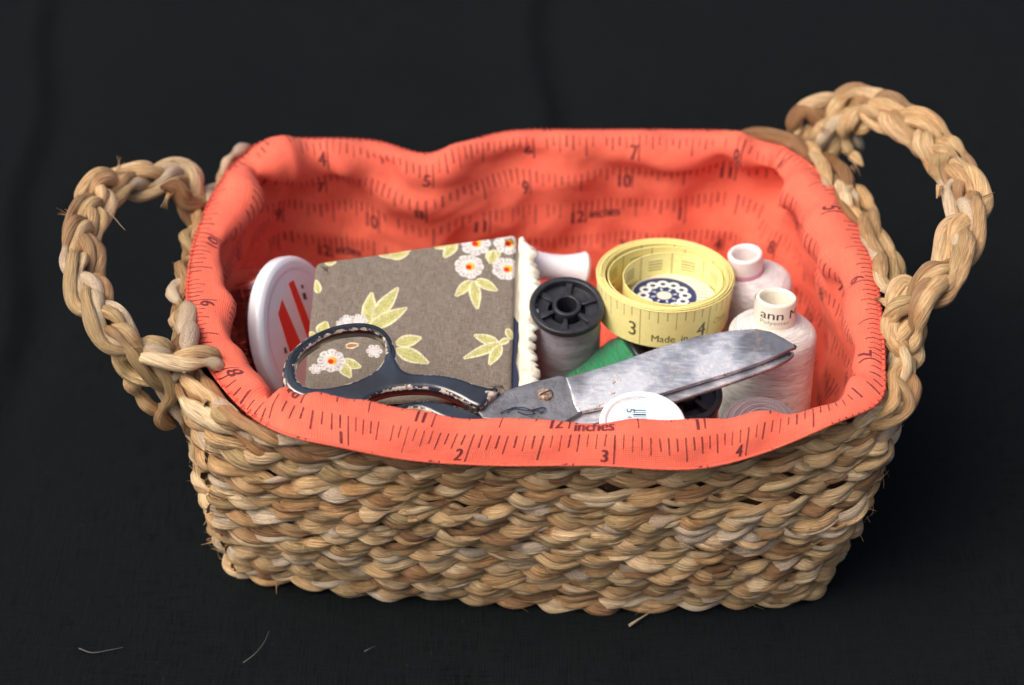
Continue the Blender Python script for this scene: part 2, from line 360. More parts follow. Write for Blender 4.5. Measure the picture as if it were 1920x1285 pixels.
CRE = [(492,728,9.6),(560,748,9.6),(640,755,9.6),(800,776,9.5),(960,783,9.5),(1120,792,9.4),(1280,787,9.5),(1430,773,9.6),(1550,752,9.5),(1600,715,9.6),(1615,670,9.7),(1610,600,9.8),(1595,520,9.8),(1562,440,9.8),(1520,372,9.8),(1455,312,9.9),(1390,272,10.0),(1250,262,9.9),(1100,260,9.9),(960,262,9.9),(860,288,9.8),(795,303,9.6),(700,285,9.8),(590,282,9.8),(512,296,9.9),(462,345,9.9),(425,425,9.8),(412,530,9.7),(425,620,9.7),(455,690,9.6)]
# outward direction of the wall at each station
Rc = R0[:, :2]; tg = np.roll(Rc, -1, 0)-np.roll(Rc, 1, 0); OUT = nrm(np.stack([tg[:, 1], -tg[:, 0]], 1))
for _ in range(2): OUT = nrm(OUT*2+np.roll(OUT, 1, 0)+np.roll(OUT, -1, 0))
H0 = []
for k, h in enumerate(HEM):
    if h[2] == 'f': H0.append(PY(h[0], h[1], R0[k, 1]-.95))
    else: H0.append(PZ(*h))
H0 = np.array(H0); C0 = np.array([PZ(*c) for c in CRE])
def wallpt(t):                                       # station points of the wall centreline, t = 0 bottom .. 1 top
    P = B0*(1-t)+R0*t; P[:, :2] += OUT*.45*math.sin(PI*t)**1.2*np.where(np.arange(NS) < 10, 1, .5)[:, None]; return P

# ================================================================== BASKET
basket = thing('basket', 'plaited seagrass basket with two looped handles and a coral cloth lining printed with rulers', 'basket', (0, 0, 0))
def calm(k):
    return lambda c: np.c_[c[:, :3]*(1-k)+np.array([.66, .45, .235])*k, c[:, 3]]
def braid_path(P, N, up, A, Bz, wid, thk, period, seed, step=.15, **kw):
    """three-strand flat plait along the closed/open path P -> three strand tuples"""
    s = np.r_[0, np.cumsum(np.linalg.norm(np.diff(P, axis=0), axis=1))]
    th0 = 2*PI*s/period+.35*n1(s, seed+50, .25)
    out = []
    for k in range(3):
        th = th0+k*2*PI/3+.22*n1(s, seed+60+k, .5)
        a = A*(1+.13*n1(s, seed+70+k, .45)); q = np.sin(th)
        Q = P+up*(a*q)[:, None]+N*(Bz*np.sin(2*th)*(1+.15*n1(s, seed+80+k, .4))+.04*n1(s, seed+90+k, .7))[:, None]
        out.append((Q, wid*(1+.10*np.cos(2*th)), thk))
    return out, s
rows = 9
for r_i in range(rows):
    t = r_i/(rows-1)
    top = r_i == rows-1
    Pd = cr(wallpt(t), 1400, True); Pd, Ls = resample(Pd, 520, True)
    ss = np.arange(520)/520*Ls
    ntop = cr(np.c_[OUT, np.zeros(NS)], 1400, True)
    tg_ = nrm(np.roll(Pd, -3, 0)-np.roll(Pd, 3, 0)); Nn = nrm(np.cross(tg_, [0, 0, 1.0]))
    per = (5.4 if top else 4.5)*(1+.06*math.sin(r_i*2.3)); ncy = round(Ls/per); per = Ls/ncy
    Pd[:, 2] += .07*np.sin(ss/Ls*2*PI*5+r_i)+.05*np.sin(ss/Ls*2*PI*13+r_i*1.7)+.05*np.sin(ss/Ls*2*PI*9)
    Pd += Nn*(.08*np.sin(ss/Ls*2*PI*7+r_i*2.1)+.05*np.sin(ss/Ls*2*PI*17+r_i*5.1))[:, None]
    Pc = np.vstack([Pd, Pd[:1]]); Nc = np.vstack([Nn, Nn[:1]])
    UPv = np.tile([0, 0, 1.0], (len(Pc), 1)); UPv = nrm(UPv+Nc*.12)
    A, Bz, wd, tk = (.32, .20, .33, .22) if top else (.29, .20, .32, .15)
    st, s_ = braid_path(Pc, Nc, UPv, A, Bz, wd, tk, per, 100*r_i)
    cen = basket
    mb0 = None; row_o = None
    row_o = bpy.data.objects.new('braid_row', None); C.objects.link(row_o); row_o.parent = basket
    for k, (Q, wq, tq) in enumerate(st):
        T2 = nrm(np.gradient(Q, axis=0)); W2 = np.cross(T2, Nc); ph = .7*n1(s_, 100*r_i+7*k, .35); mb = MB()
        for sg_ in (-1, 1):
            off = (sg_ > 0 and .58 or -.20)*(wd*(1+.3*n1(s_, 300*r_i+9*k+sg_, .5)))
            strand(mb, Q+W2*(off*np.cos(ph))[:, None]+Nc*(off*np.sin(ph)*.6+.03*sg_*n1(s_, 17*r_i+k, .8))[:, None], Nc, wq*(.86 if sg_ < 0 else .46)*(1+.12*n1(s_, 41*r_i+k+sg_, .4)), tq*(1.0 if sg_ < 0 else .92), 100*r_i+31*k+5+sg_, sides=14, tw=.6, rid=.07, pale=.12, colo=calm(.12))
        mb.build('strand', STRAW, row_o)
# woven base, and an added shell, coloured dark as gap shade, blocking light leaks
mb = MB(); lay = [wallpt(t) for t in (0, .25, .5, .75, 1)]
G = []
for P in lay:
    q = cr(P, 240, True); n_ = cr(np.c_[OUT, np.zeros(NS)], 240, True); G.append(q-n_*.20)
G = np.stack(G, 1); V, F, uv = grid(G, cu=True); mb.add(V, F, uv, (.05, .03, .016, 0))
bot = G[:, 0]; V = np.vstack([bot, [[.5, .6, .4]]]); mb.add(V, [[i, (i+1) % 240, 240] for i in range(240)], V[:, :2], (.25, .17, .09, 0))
mb.build('gap_shade_shell_and_base', STRAW, basket)

# handles ------------------------------------------------------------
def cs(pts): return np.array([PZ(*p) for p in pts])
def handle(pts, cen, seed, wid, thk, A, Bz, period):
    P = cr(cs(pts), 600); P, L = resample(P, int(L_est(P)/.12))
    T = nrm(np.gradient(P, axis=0)); rad = P-cen; pn = nrm(np.cross(P[len(P)//4]-cen, P[3*len(P)//4]-cen))
    if pn[2] < 0: pn = -pn
    N = np.tile(nrm(pn+[0, -.25, .15]), (len(P), 1)); N = nrm(N-T*np.sum(N*T, 1, keepdims=True)); U = np.cross(N, T)
    P = P+U*(.10*n1(np.arange(len(P))*.12, seed, .5))[:, None]
    st, s_ = braid_path(P, N, U, A, Bz, wid, thk, period, seed)
    hd = bpy.data.objects.new('handle', None); C.objects.link(hd); hd.parent = basket
    for k, (Q, wq, tq) in enumerate(st):
        # every strand is two leaves lying side by side
        T2 = nrm(np.gradient(Q, axis=0)); W2 = np.cross(T2, N)
        mb = MB()
        sp = .42*wid
        ph = .5*n1(s_, seed+7*k, .35)
        for lf in (-1, 1):
            strand(mb, Q+W2*(lf*sp*1.25*np.cos(ph))[:, None]+N*(lf*sp*np.sin(ph)*.6+(.05 if lf == 0 else 0)+.06*n1(s_, seed+lf+k*5, .6))[:, None], N, wq*((.78, .62, .70)[(lf+k) % 3]+.14*n1(s_, seed+3*lf+k, .4)), tq*.9, seed+40*k+lf+1, sides=12, tw=.9, warm=.04, pale=.14, cap=.6, colo=calm(.32))
        mb.build('strand', STRAW, hd)
    return hd
def L_est(P): return np.linalg.norm(np.diff(P, axis=0), axis=1).sum()
hl = handle([(410,400,8.4),(372,372,9.4),(335,335,10.2),(275,336,10.7),(215,345,11.0),(175,385,11.3),(155,440,11.5),(154,505,11.4),(172,565,11.1),(210,612,10.8),(255,648,10.4),(295,682,9.7),(320,735,8.2),(335,790,6.8)],
            PZ(290, 500, 10), 900, .35, .29, .42, .32, 5.9)
hr = handle([(1530,320,8.6),(1535,262,10.0),(1562,215,11.0),(1610,196,11.6),(1665,212,12.0),(1720,240,12.2),(1768,290,12.2),(1800,345,12.1),(1812,405,12.0),(1800,460,11.8),(1768,515,11.4),(1728,562,10.8),(1695,610,10.0),(1672,650,9.2),(1660,690,8.4)],
            PZ(1640, 420, 10.5), 1300, .37, .31, .44, .33, 6.2)
def wrap(pts, wid, thk, seed, nvec=(0, -.5, 1), parent=basket, name='wrap_strand', cap=.8, **kw):
    P = cr(cs(pts), 400); L = L_est(P); P, _ = resample(P, max(12, int(L/.12)))
    mb = MB(); strand(mb, P, np.tile(nrm(nvec), (len(P), 1)), wid, thk, seed, sides=12, tw=.5, cap=cap, **kw); return mb.build(name, STRAW, parent)
# the leaves that lash the handles to the rim
for q in [
    ([(235,665,10.1),(285,672,10.3),(340,682,10.1),(395,680,9.9),(425,694,9.4)], .31, .2, 1),
    ([(300,690,9.6),(350,664,10.3),(400,662,10.0),(418,672,9.6)], .26, .16, 2),
    ([(238,640,10.6),(228,672,9.8),(250,700,9.2),(300,712,9.2),(345,700,9.4)], .36, .24, 3),
    ([(250,690,9.4),(255,730,8.4),(285,765,7.4),(325,775,6.8)], .42, .28, 4),
    ([(322,700,9.6),(340,640,9.8),(352,590,9.7),(348,560,9.6)], .34, .24, 5),
    ([(345,700,9.9),(352,650,10.1),(362,600,10.0)], .30, .22, 6),
    ([(330,720,9.3),(350,760,8.9),(400,790,8.6),(450,820,8.2)], .36, .24, 7),
    ([(345,352,10.2),(352,395,9.6),(365,432,9.0),(378,440,8.6)], .42, .26, 8),
    ([(300,350,10.9),(330,352,10.7),(352,378,10.1),(395,385,9.4)], .36, .26, 9),
    ([(1650,545,10.0),(1690,542,10.3),(1712,560,10.0)], .28, .2, 21),
    ([(1640,560,10.0),(1680,565,10.4),(1705,545,10.7),(1725,530,10.9)], .34, .22, 22),
    ([(1720,530,11.0),(1690,535,10.8),(1672,580,10.3),(1672,625,9.8),(1690,655,9.4),(1706,668,8.9)], .38, .26, 23),
    ([(1700,580,10.4),(1722,620,9.8),(1718,668,9.0),(1700,700,8.6)], .36, .25, 24),
    ([(1480,275,9.6),(1490,225,10.6),(1515,205,11.1),(1545,235,10.6),(1548,268,9.8)], .34, .24, 25),
    ([(1478,268,9.7),(1495,235,10.4),(1500,210,10.9),(1530,192,11.4),(1580,180,11.7)], .36, .26, 26),
    ([(1600,300,9.6),(1585,262,10.4),(1590,230,11.2),(1620,208,11.7),(1665,222,12.1)], .40, .28, 27),
    ([(1618,285,9.5),(1605,250,10.6),(1640,228,11.5)], .34, .24, 28),
    ([(1575,280,9.7),(1600,292,9.9),(1618,312,9.7)], .26, .12, 29),
    ([(1660,700,9.3),(1690,735,9.0),(1700,765,8.6),(1665,790,8.4),(1600,800,8.3)], .30, .2, 30),
    ([(1705,690,9.2),(1712,730,8.9),(1690,775,8.4),(1640,795,8.3)], .28, .2, 31),
    ([(372,690,9.5),(400,738,9.1),(440,782,8.9),(500,815,8.6),(560,835,8.3)], .34, .22, 33),
    ([(350,670,9.4),(372,728,8.9),(410,775,8.5),(470,812,8.2)], .36, .22, 34),
    ([(415,335,9.4),(425,305,9.8),(450,282,9.8),(470,272,9.6)], .22, .18, 32),
]: wrap(q[0], q[1], q[2], 2000+q[3]*13, pale=.75 if q[3] == 32 else .1)
# rim leaves seen along the right outside of the lining
for k, q in enumerate([
    [(1380,250,9.9),(1440,252,10.1),(1490,268,10.1),(1520,300,10.0)],
    [(1500,268,10.0),(1535,290,10.2),(1550,330,10.1),(1560,352,9.9)],
    [(1540,285,10.0),(1580,320,10.2),(1598,370,10.1),(1606,400,9.8)],
    [(1570,330,10.0),(1588,380,10.2),(1622,420,10.0)],
    [(1600,345,9.9),(1632,390,10.1),(1642,440,10.0),(1638,470,9.8)],
    [(1618,400,10.1),(1632,450,10.2),(1662,495,10.0)],
    [(1640,420,9.9),(1668,470,10.0),(1676,520,9.9),(1668,545,9.7)],
    [(1650,470,10.1),(1655,520,10.2),(1690,560,9.9)]]):
    wrap(q, .27, .20, 2600+k*17); wrap([(x+5*(-1)**k, y+7, z-.05) for x, y, z in q], .20, .15, 2900+k*17)
# loose fibres and frayed ends
mb = MB()
def fibre(p0, d, L, r, seed, curl=.5):
    rr = random.Random(seed); n = 7; P = [np.array(p0, float)]; d = nrm(d)
    for i in range(n-1): d = nrm(d+np.array([rr.uniform(-1, 1), rr.uniform(-1, 1), rr.uniform(-1, 1)])*curl*.35); P.append(P[-1]+d*L/n)
    c = np.array(rr.choice(PAL))*1.25; tube(mb, P, np.linspace(r, r*.3, n), 5, (*c, 0), flat=.5)
for k in range(700):
    t = rng.random(); st_ = cr(wallpt(t), 300, True); j = rng.integers(0, 300)
    if st_[j, 1] > 4: continue
    o = cr(np.c_[OUT, np.zeros(NS)], 300, True)[j]; tg_ = nrm(st_[(j+2) % 300]-st_[j-2])*rng.choice([-1, 1])
    fibre(st_[j]+o*.30+[0, 0, rng.uniform(-.4, .4)], o*rng.uniform(.1, .7)+tg_+[0, 0, rng.uniform(-.5, .5)], rng.uniform(.25, .9), rng.uniform(.008, .022), k)
for (x, y, z, dx, dy, dz, L, r, n) in [(540,915,4.2,-.2,-.8,.5,.5,.03,5),(1100,905,5.5,0,-.8,.6,.6,.03,6),(408,1012,1.6,-1,-.2,.1,.5,.03,4),
                        (520,1092,.7,0,-.3,-.6,.5,.03,2),(345,700,7,-.5,-.4,.2,.6,.02,5),(1130,905,6.2,.2,-.6,.4,.5,.03,6),(555,860,6.8,.6,-.6,.3,.5,.03,6),
                        (318,362,10.4,-.2,-.5,-.7,.8,.05,5),(203,392,11.3,.6,-.7,-.6,1.0,.03,1),(222,322,11.2,.3,.3,1,.8,.02,6),(130,405,11.4,-.8,.2,.1,.5,.02,6),(242,648,11,1,.1,.2,.7,.02,3),
                        (1845,370,12.4,1,.1,.2,.5,.04,3),(1765,350,12.2,-.3,-.6,-.4,.8,.08,3),(1530,205,11.2,.2,-.5,.4,.5,.03,8),(1540,240,10.6,.3,-.6,.2,.6,.03,8),(1600,310,9.8,.4,-.5,-.2,.6,.04,4)]:
    for q in range(n): fibre(PZ(x+rng.uniform(-6, 6), y+rng.uniform(-5, 5), z+.25), np.array([dx, dy, dz])+rng.uniform(-.35, .35, 3), L*rng.uniform(.6, 1.2), r, int(x*7+y+q), .35)
fo = mb.build('frayed_fibres', STRAW, basket); fo['kind'] = 'stuff'

# ================================================================== LINING
NU, = (900,)
prof_t = None
Pst = []                                            # (NS, K, 3) profile control points
for k in range(NS):
    o = np.r_[OUT[k], 0.]; Hk, Ck = H0[k], C0[k]; front = 1 <= k <= 8
    ctr = np.array([.8, .8, 0]); 
    def wl(z, ins): t = (z-.45)/8.7; p = B0[k]*(1-t)+R0[k]*t; p = p.copy(); p[2] = z; return p-o*ins
    if front: mid = Hk*.45+Ck*.55; mid = mid+np.array([0, -.16, .16])
    else: mid = Hk*.5+Ck*.5+np.array([0, 0, .14])
    base = (Ck-o*.28)+[0, 0, -.55]
    w1 = base*.4+wl(8.1, 1.0)*.6; w1 = w1 if front or True else w1
    w1 = np.r_[w1[:2], 8.1]
    low = wl(6.0, .95)
    if not front:                                   # the soft cloth leans further in than the wall
        low = (low*.65+(Ck-o*.5)*.35); low[2] = 6.0
    fl = wl(3.4, 1.0); fb = wl(1.6, 1.25); fc = fb*.5+ctr*.5; fc[2] = 1.1; cc_ = ctr.copy(); cc_[2] = 1.05
    Pst.append([Hk, mid, Ck, base, w1, low, fl, fb, fc, cc_])
Pst = np.array(Pst); K = Pst.shape[1]
cols = np.stack([cr(Pst[:, j], NU, True) for j in range(K)], 1)       # (NU,K,3)
# even spacing along the rim
hemc = cols[:, 2]; sH = np.r_[0, np.cumsum(np.linalg.norm(np.diff(np.vstack([hemc, hemc[:1]]), axis=0), axis=1))]; LU = sH[-1]
tt = np.linspace(0, LU, NU, endpoint=False)
cols = np.stack([np.stack([np.interp(tt, sH, np.r_[cols[:, j, c], cols[0, j, c]]) for c in range(3)], 1) for j in range(K)], 1)
st_u = np.interp(np.arange(NS)/NS*NU, np.arange(NU+1), sH)            # u of each station
NV = 110
LG = np.stack([resample(cr(cols[i], 200), NV)[0] for i in range(NU)], 0)
from_front = lambda u: np.clip(np.minimum((u-st_u[1])/3, (st_u[8]-u)/3), 0, 1)
ff = sm(from_front(tt))                                               # 1 on the front panel
vl = np.concatenate([np.zeros((NU, 1)), np.cumsum(np.linalg.norm(np.diff(LG, axis=1), axis=2), axis=1)], 1)
# soft folds
nu_ = nrm(np.cross(np.roll(LG, -1, 0)-np.roll(LG, 1, 0), np.gradient(LG, axis=1)))
ins = nu_.copy(); sgn = np.sign(np.sum(ins[:, 40]*np.r_[[.8-0, .8, 6]], 1))
chk = np.sum((np.array([.8, .8, 8])-LG[:, 40])*nu_[:, 40], 1); nu_ = nu_*np.sign(chk)[:, None, None]
U = tt[:, None]; Vv = vl
disp = np.zeros((NU, NV))
for (fu, fv, ph, am) in [(3, .35, .3, .10), (5, -.5, 1.9, .12), (8, .6, 4.1, .09), (13, -.35, 2.2, .07), (19, .8, .9, .045), (29, -.9, 5.1, .03), (43, 1.4, 2.7, .015)]:
    disp += am*np.sin(2*PI*fu*U/LU+fv*Vv+ph+.6*np.sin(Vv*.9+fu))
env = sm(Vv/1.6)*(1-ff[:, None]*.75)
disp = disp*(.25+.75*sm(Vv/2.2))*(1-ff[:, None]*.8)*1.25
disp += ff[:, None]*(.045*np.sin(2*PI*17*U/LU+.5*Vv)+.03*np.sin(2*PI*31*U/LU-1.1*Vv))*sm(Vv/.5)
def fold(u0, v0, su, sv, am, ang=0.0):
    a = U-u0; b = Vv-v0; c, s_ = math.cos(ang), math.sin(ang); return am*np.exp(-((a*c+b*s_)/su)**2-((-a*s_+b*c)/sv)**2)
def uw(k): k0 = int(k) % NS; f = k-int(k); a = st_u[k0]; b = st_u[k0+1] if k0+1 < NS else LU; return a*(1-f)+b*f
# pinches at corners and the ridges of the back panel
disp += fold(uw(15.2), 1.6, .22, 1.5, -.38)+fold(uw(15.9), 1.8, .5, 1.8, .32, .3)+fold(uw(14.5), 1.9, .5, 1.6, .28, -.2)
disp += fold(uw(24.4), 2.4, .35, 1.8, -.40, .2)+fold(uw(23.6), 1.9, .8, 1.1, .26, .4)+fold(uw(25.3), 1.5, .9, .8, .35, -.4)
disp += fold(uw(22.4), 2.3, .5, 1.2, .42, .6)+fold(uw(21.8), 1.7, .45, 1.0, -.22, .6)+fold(uw(21.4), 3.0, 1.6, .8, .30, .2)
disp += fold(uw(19), 2.0, 2.6, .45, -.20, .05)+fold(uw(18.6), 3.1, 2.6, .6, .22, .05)+fold(uw(17), 2.3, 1.8, .5, .22, -.15)
disp += fold(uw(13.2), 2.2, .6, 1.5, .25, .5)+fold(uw(12), 1.9, 1.4, .5, -.22, .3)+fold(uw(11.2), 2.3, 1.0, .8, .32)+fold(uw(9.6), 1.6, .4, 1.1, -.25)
disp += fold(uw(26.3), 2.2, .6, .5, -.45, .3)+fold(uw(27.2), 1.6, 1.3, .45, .25, .2)+fold(uw(28.6), 1.8, .9, .6, .25)+fold(uw(0.2), 1.2, .25, 1.0, -.25)+fold(uw(.6), 1.2, .3, 1.0, .18)
wr_ = np.array([[mn.ridged_multi_fractal(Vector((u_*.42, v_*.55, 3.1)), .9, 2.1, 3, 1.0, 2.0) for v_ in np.linspace(0, 9, 46)] for u_ in np.linspace(0, LU, 226)])
iu = np.clip(tt/LU*225, 0, 224.999); iv = np.clip(vl/9*45, 0, 44.999); a_ = iu.astype(int)[:, None]; b_ = iv.astype(int); fa_ = (iu-iu.astype(int))[:, None]; fb_ = iv-b_
wr_ = (wr_[a_, b_]*(1-fa_)*(1-fb_)+wr_[a_+1, b_]*fa_*(1-fb_)+wr_[a_, b_+1]*(1-fa_)*fb_+wr_[a_+1, b_+1]*fa_*fb_)
edge_ = np.minimum(sm(tt/1.5), sm((LU-tt)/1.5))[:, None]
disp += .10*(wr_-1.0)*edge_*sm(Vv/1.2)*(1-.72*ff[:, None])
disp *= 1.35*sm(Vv/.8)
LG = LG+nu_*disp[..., None]
LG[:, :, 2] = np.where(np.arange(NV)[None] > NV*.8, np.maximum(LG[:, :, 2], .95), LG[:, :, 2])

# ruler print -------------------------------------------------------
VW = 9.0; PPC = 56
cv = Cv(LU, VW, PPC, (0, 0, 0)); ONE = (1, 1, 1)
def ruler_row(u0, u1, v, sgn_, anchor_u, anchor_n, inch, names=None, seed=0, rising=True):
    """ticks start at v and run towards -v*sgn ; sgn_=+1: upright = +v (front), -1: upright = -v. numbers rise in the reading direction"""
    r = random.Random(seed); d = -sgn_                                 # tick direction
    rd = 1 if sgn_ > 0 else -1                                        # reading direction in u
    # image row reads left->right = +u on the front; on the inside of the back left->right = -u
    k0 = int(math.floor((min((u0-anchor_u)*rd, (u1-anchor_u)*rd))/inch*16)); k1 = int(math.ceil(max((u0-anchor_u)*rd, (u1-anchor_u)*rd)/inch*16))
    for k in range(k0, k1+1):
        u = anchor_u+rd*k/16*inch
        if not (u0 <= u <= u1): continue
        m16 = k % 16; L = (1.0 if sgn_ > 0 else 1.1)*.95 if m16 == 0 else .86 if m16 == 8 else .62 if m16 % 4 == 0 else .54 if m16 % 2 == 0 else .42
        wd = .05 if m16 == 0 else r.choice([.028, .036, .05, .042])
        if m16 and r.random() < .04: continue
        al = r.uniform(.7, 1); sk = r.uniform(-.02, .02)
        cv.line((u, v+r.uniform(-.02, .02)), (u+sk, v+d*L*r.uniform(.92, 1.08)), wd, ONE, al)
        if m16 == 0:
            n = anchor_n+k//16; n = (n-1) % 12+1; t_ = str(n); h = .42 if sgn_ > 0 else .54; 
            wt = .30*len(t_); ub = u-rd*(wt+.08)
            vb = v+d*.93
            ang = 0 if sgn_ > 0 else PI
            cv.text(t_, ub, vb, h, ONE, ang, wx=.82, dil=.022)
            if n == 12: cv.text('inches', u+rd*.16, vb+(-d)*(-.10 if sgn_ > 0 else .14), .40, ONE, ang, wx=.92, dil=.022)
fu0, fu1 = uw(.55), uw(8.9)
# where the printed inch marks fall (front panel: 1..5; back panel rows)
def u_front(x):                                       # u of a picture column on the front crest
    pr = [(960+4080*(p-CP)@[1, 0, 0]/((p-CP)@FW)) for p in LG[:, 25]]; k = [i for i in range(NU) if ff[i] > .0 or (fu0 < tt[i] < fu1)]; return float(np.interp(x, [pr[i] for i in k], [tt[i] for i in k]))
def u_back(x):
    pr = np.array([(960+4080*(p-CP)@[1, 0, 0]/((p-CP)@FW)) for p in LG[:, 30]]); k = [i for i in range(NU) if uw(15.5) < tt[i] < uw(24)]; k = k[::-1]; return float(np.interp(x, pr[k], tt[k]))
fa = u_front(905); fi = (u_front(1370)-fa)/2; ba = u_back(1005); bi = (u_back(815)-ba); print('inch', fi, bi, 'LU', LU, 'crest v', vl[int(NU*.2), 20:30])
for q in range(-1, 1): ruler_row(fu0, fu1, [1.04, 2.20][q+1], 1, [fa, u_front(1065)][q+1], [2, 12][q+1], fi, seed=q+9)
ruler_row(fu0, fu1, 4.2, 1, fa+1, 7, fi, seed=33)
b0, b1 = uw(15.3), uw(24.3)
for q, (x, n_) in enumerate([(1370, 4), (1005, 6), (995, 9), (920, 11), (1180, 3), (1000, 5)]):
    ruler_row(b0, b1, -.42+1.5*q, -1, u_back(x), n_, bi, seed=q+50)
for (a0, a1, an, nn, sd_) in [(uw(9.0), b0, uw(13.3), 5, 70), (b1, LU, uw(27.4), 9, 80), (0, fu0, uw(27.4)-LU, 9, 80)]:
    for q in range(6): ruler_row(a0, a1, .06+1.5*q, -1, an+q*1.1, nn+q, bi, seed=sd_+q)
RUL = cv.img('ruler_print', True)

m = Mat('coral_cotton', rough=.85, spec=.2)
uvm = m.uv(1/LU, 1/VW); pr = m.image(RUL, uvm)
th = m.n('TexWave', wave_type='BANDS', bands_direction='X', Scale=4.6, Distortion=.8, Detail=1.0); m.link(m.uv(1, 1), th.inputs['Vector'])
th2 = m.n('TexWave', wave_type='BANDS', bands_direction='Y', Scale=4.6, Distortion=.8, Detail=1.0); m.link(m.uv(1, 1), th2.inputs['Vector'])
sl1 = m.noise(m.uv(12, .8), 1.2, 3, .6); sl2 = m.noise(m.uv(.8, 12), 1.2, 3, .6)
wv = m.math('ADD', m.math('MULTIPLY', th.outputs['Fac'], th2.outputs['Fac']), m.math('MULTIPLY', m.math('ADD', sl1, sl2), .5))
big = m.noise(m.uv(1, 1), .8, 3, .5)
base = m.mix(m.ramp(wv, [(.35, 0), (1.2, 1)]), (.74, .105, .060), (.91, .205, .120))
base = m.mix(m.ramp(big, [(.35, 0), (.75, .5)]), base, (.80, .105, .07))
# print worn by the weave
ink = m.math('MULTIPLY', m.ramp(pr, [(.08, 0), (.42, 1)]), m.ramp(sl1, [(.25, .55), (.5, .93)]))
base = m.mix(ink, base, (.075, .012, .022)); m.set('Base Color', base)
m.p.inputs['Sheen Weight'].default_value = .12; m.p.inputs['Sheen Tint'].default_value = (1, .5, .4, 1)
m.bump(wv, .022, .75, m.bump(m.noise(m.uv(1, 1), 2.2, 3, .55), .06, .5))
CORAL = m.m
UVg = np.stack([np.broadcast_to(np.r_[tt, LU][:, None], (NU+1, NV)), np.vstack([vl, vl[:1]])], -1)
mb = MB(); V, F, uv = grid(LG, UVg, cu=True); mb.add(V, F, uv)
lining = mb.build('lining', CORAL, basket); lining['label'] = 'coral cotton lining printed with inch rulers, folded over the rim'
# rolled hem and its whip stitches
m = Mat('coral_thread', rough=.6, base=(.72, .085, .05)); THREAD = m.m
mb = MB(); hp = np.vstack([LG[:, 0], LG[:1, 0]]); tube(mb, hp+[0, 0, 0], .055*np.ones(len(hp)), 8); V = mb
mb.build('hem', CORAL, lining)
mb = MB()
acc = 0.0
for i in range(0, NU, 3):
    if rng.random() < .12 or uw(1.0) < tt[i] < uw(8.7): continue
    p = LG[i, 0]; q = LG[i, 2]+nu_[i, 2]*.03; o = nrm(p-LG[i, 3]); up_ = nu_[i, 1]*(1)
    dz = np.cross(o, nu_[i, 1])*rng.uniform(-.05, .05)
    P = [p-o*.16+up_*.05, p-o*.03+up_*.09, p+o*.07+up_*.03, p+o*.06-up_*.12+dz]
    tube(mb, cr(P, 7), .018, 5)
so_ = mb.build('hem_stitches', THREAD, lining); so_['kind'] = 'stuff'
bpy.context.view_layer.update()

# ================================================================== THINGS IN THE BASKET
def simple(name, base, rough=.5, spec=.5, metal=0.0, **kw):
    m = Mat(name, rough=rough, base=base, spec=spec, metal=metal)
    for k, v in kw.items(): m.p.inputs[k.replace('_', ' ')].default_value = v
    return m
def plastic(name, base, rough=.35, wear=.15, **kw):
    m = simple(name, base, rough, **kw); n = m.noise(m.ob(1), 3.5, 5, .65)
    b = np.array(base); m.set('Base Color', m.ramp(n, [(.3, tuple(b*(1-wear))), (.7, tuple(np.minimum(b*(1+wear), .95)))]))
    m.set('Roughness', m.ramp(n, [(.3, rough*.8), (.7, min(1, rough*1.35))])); m.bump(m.noise(m.ob(1), 14, 3, .5), .012, .5); return m.m
def thread_mat(name, base, pitch=.045, fuzz=.25, tint=None):
    m = simple(name, base, .55, .35); b = np.array(base)
    st = m.noise(m.uv(.10, 1), 1.0/pitch*.6, 3, .6, .05); lo = m.noise(m.uv(.25, 1), 2.2, 3, .6)
    wv = m.n('TexWave', wave_type='BANDS', bands_direction='Y', Scale=.314/pitch, Distortion=1.2, Detail=2.0); m.link(m.uv(.3, 1), wv.inputs['Vector'])
    f = m.math('ADD', m.math('MULTIPLY', st, .6), m.math('MULTIPLY', lo, .4))
    t = tint or tuple(b*.62)
    c = m.ramp(f, [(.36, t), (.5, tuple(b)), (.64, tuple(np.minimum(b*1.12, .95)))])
    m.set('Base Color', c); m.p.inputs['Sheen Weight'].default_value = fuzz; m.p.inputs['Subsurface Weight'].default_value = .0
    m.bump(wv.outputs['Fac'], .03, .8, m.bump(st, .06, 1.0)); return m.m
def lathe_part(name, prof, O, axis, mat, parent, org, n=72, wob=None, round_=True, ex=(1, 0, 0)):
    mb = MB(); lathe(mb, rnd(prof) if round_ else prof, O, axis, n, wob=wob, ex=ex); o = mb.build(name, mat, parent, org, flat_angle=None); return o
def windings(r0, r1, h0, h1, seed, n=46, amp=.025, belly=.05, dome=.12):
    """thread body profile with slightly uneven turns"""
    q = np.linspace(0, 1, n); r = r0+(r1-r0)*q+belly*np.sin(PI*q)+amp*n1(q*n, seed, .35)+amp*.5*n1(q*n, seed+1, 1.0)
    h = h0+(h1-h0)*q; P = np.stack([r, h], 1)
    return np.vstack([[[0.05, h0+dome*.5], [r[0]*.55, h0+dome*.45], [r[0]*.88, h0+dome*.1]], P, [[r[-1]*.9, h1], [.05, h1]]])

# ---- needle book -----------------------------------------------------
BN = nrm([0.05, -.34, 1.0])
bc = PZ(768, 590, 8.1)
org = bc-BN*1.1
book = thing('needle_book', 'grey brown floral fabric needle book with a frilled cream edge, lying under the scissors handle', 'needle book', org)
BF = Frame(bc, BN)
q = [BF.px(*p) for p in ((592, 492), (968, 438), (958, 742), (566, 762))]
q = np.array(q)
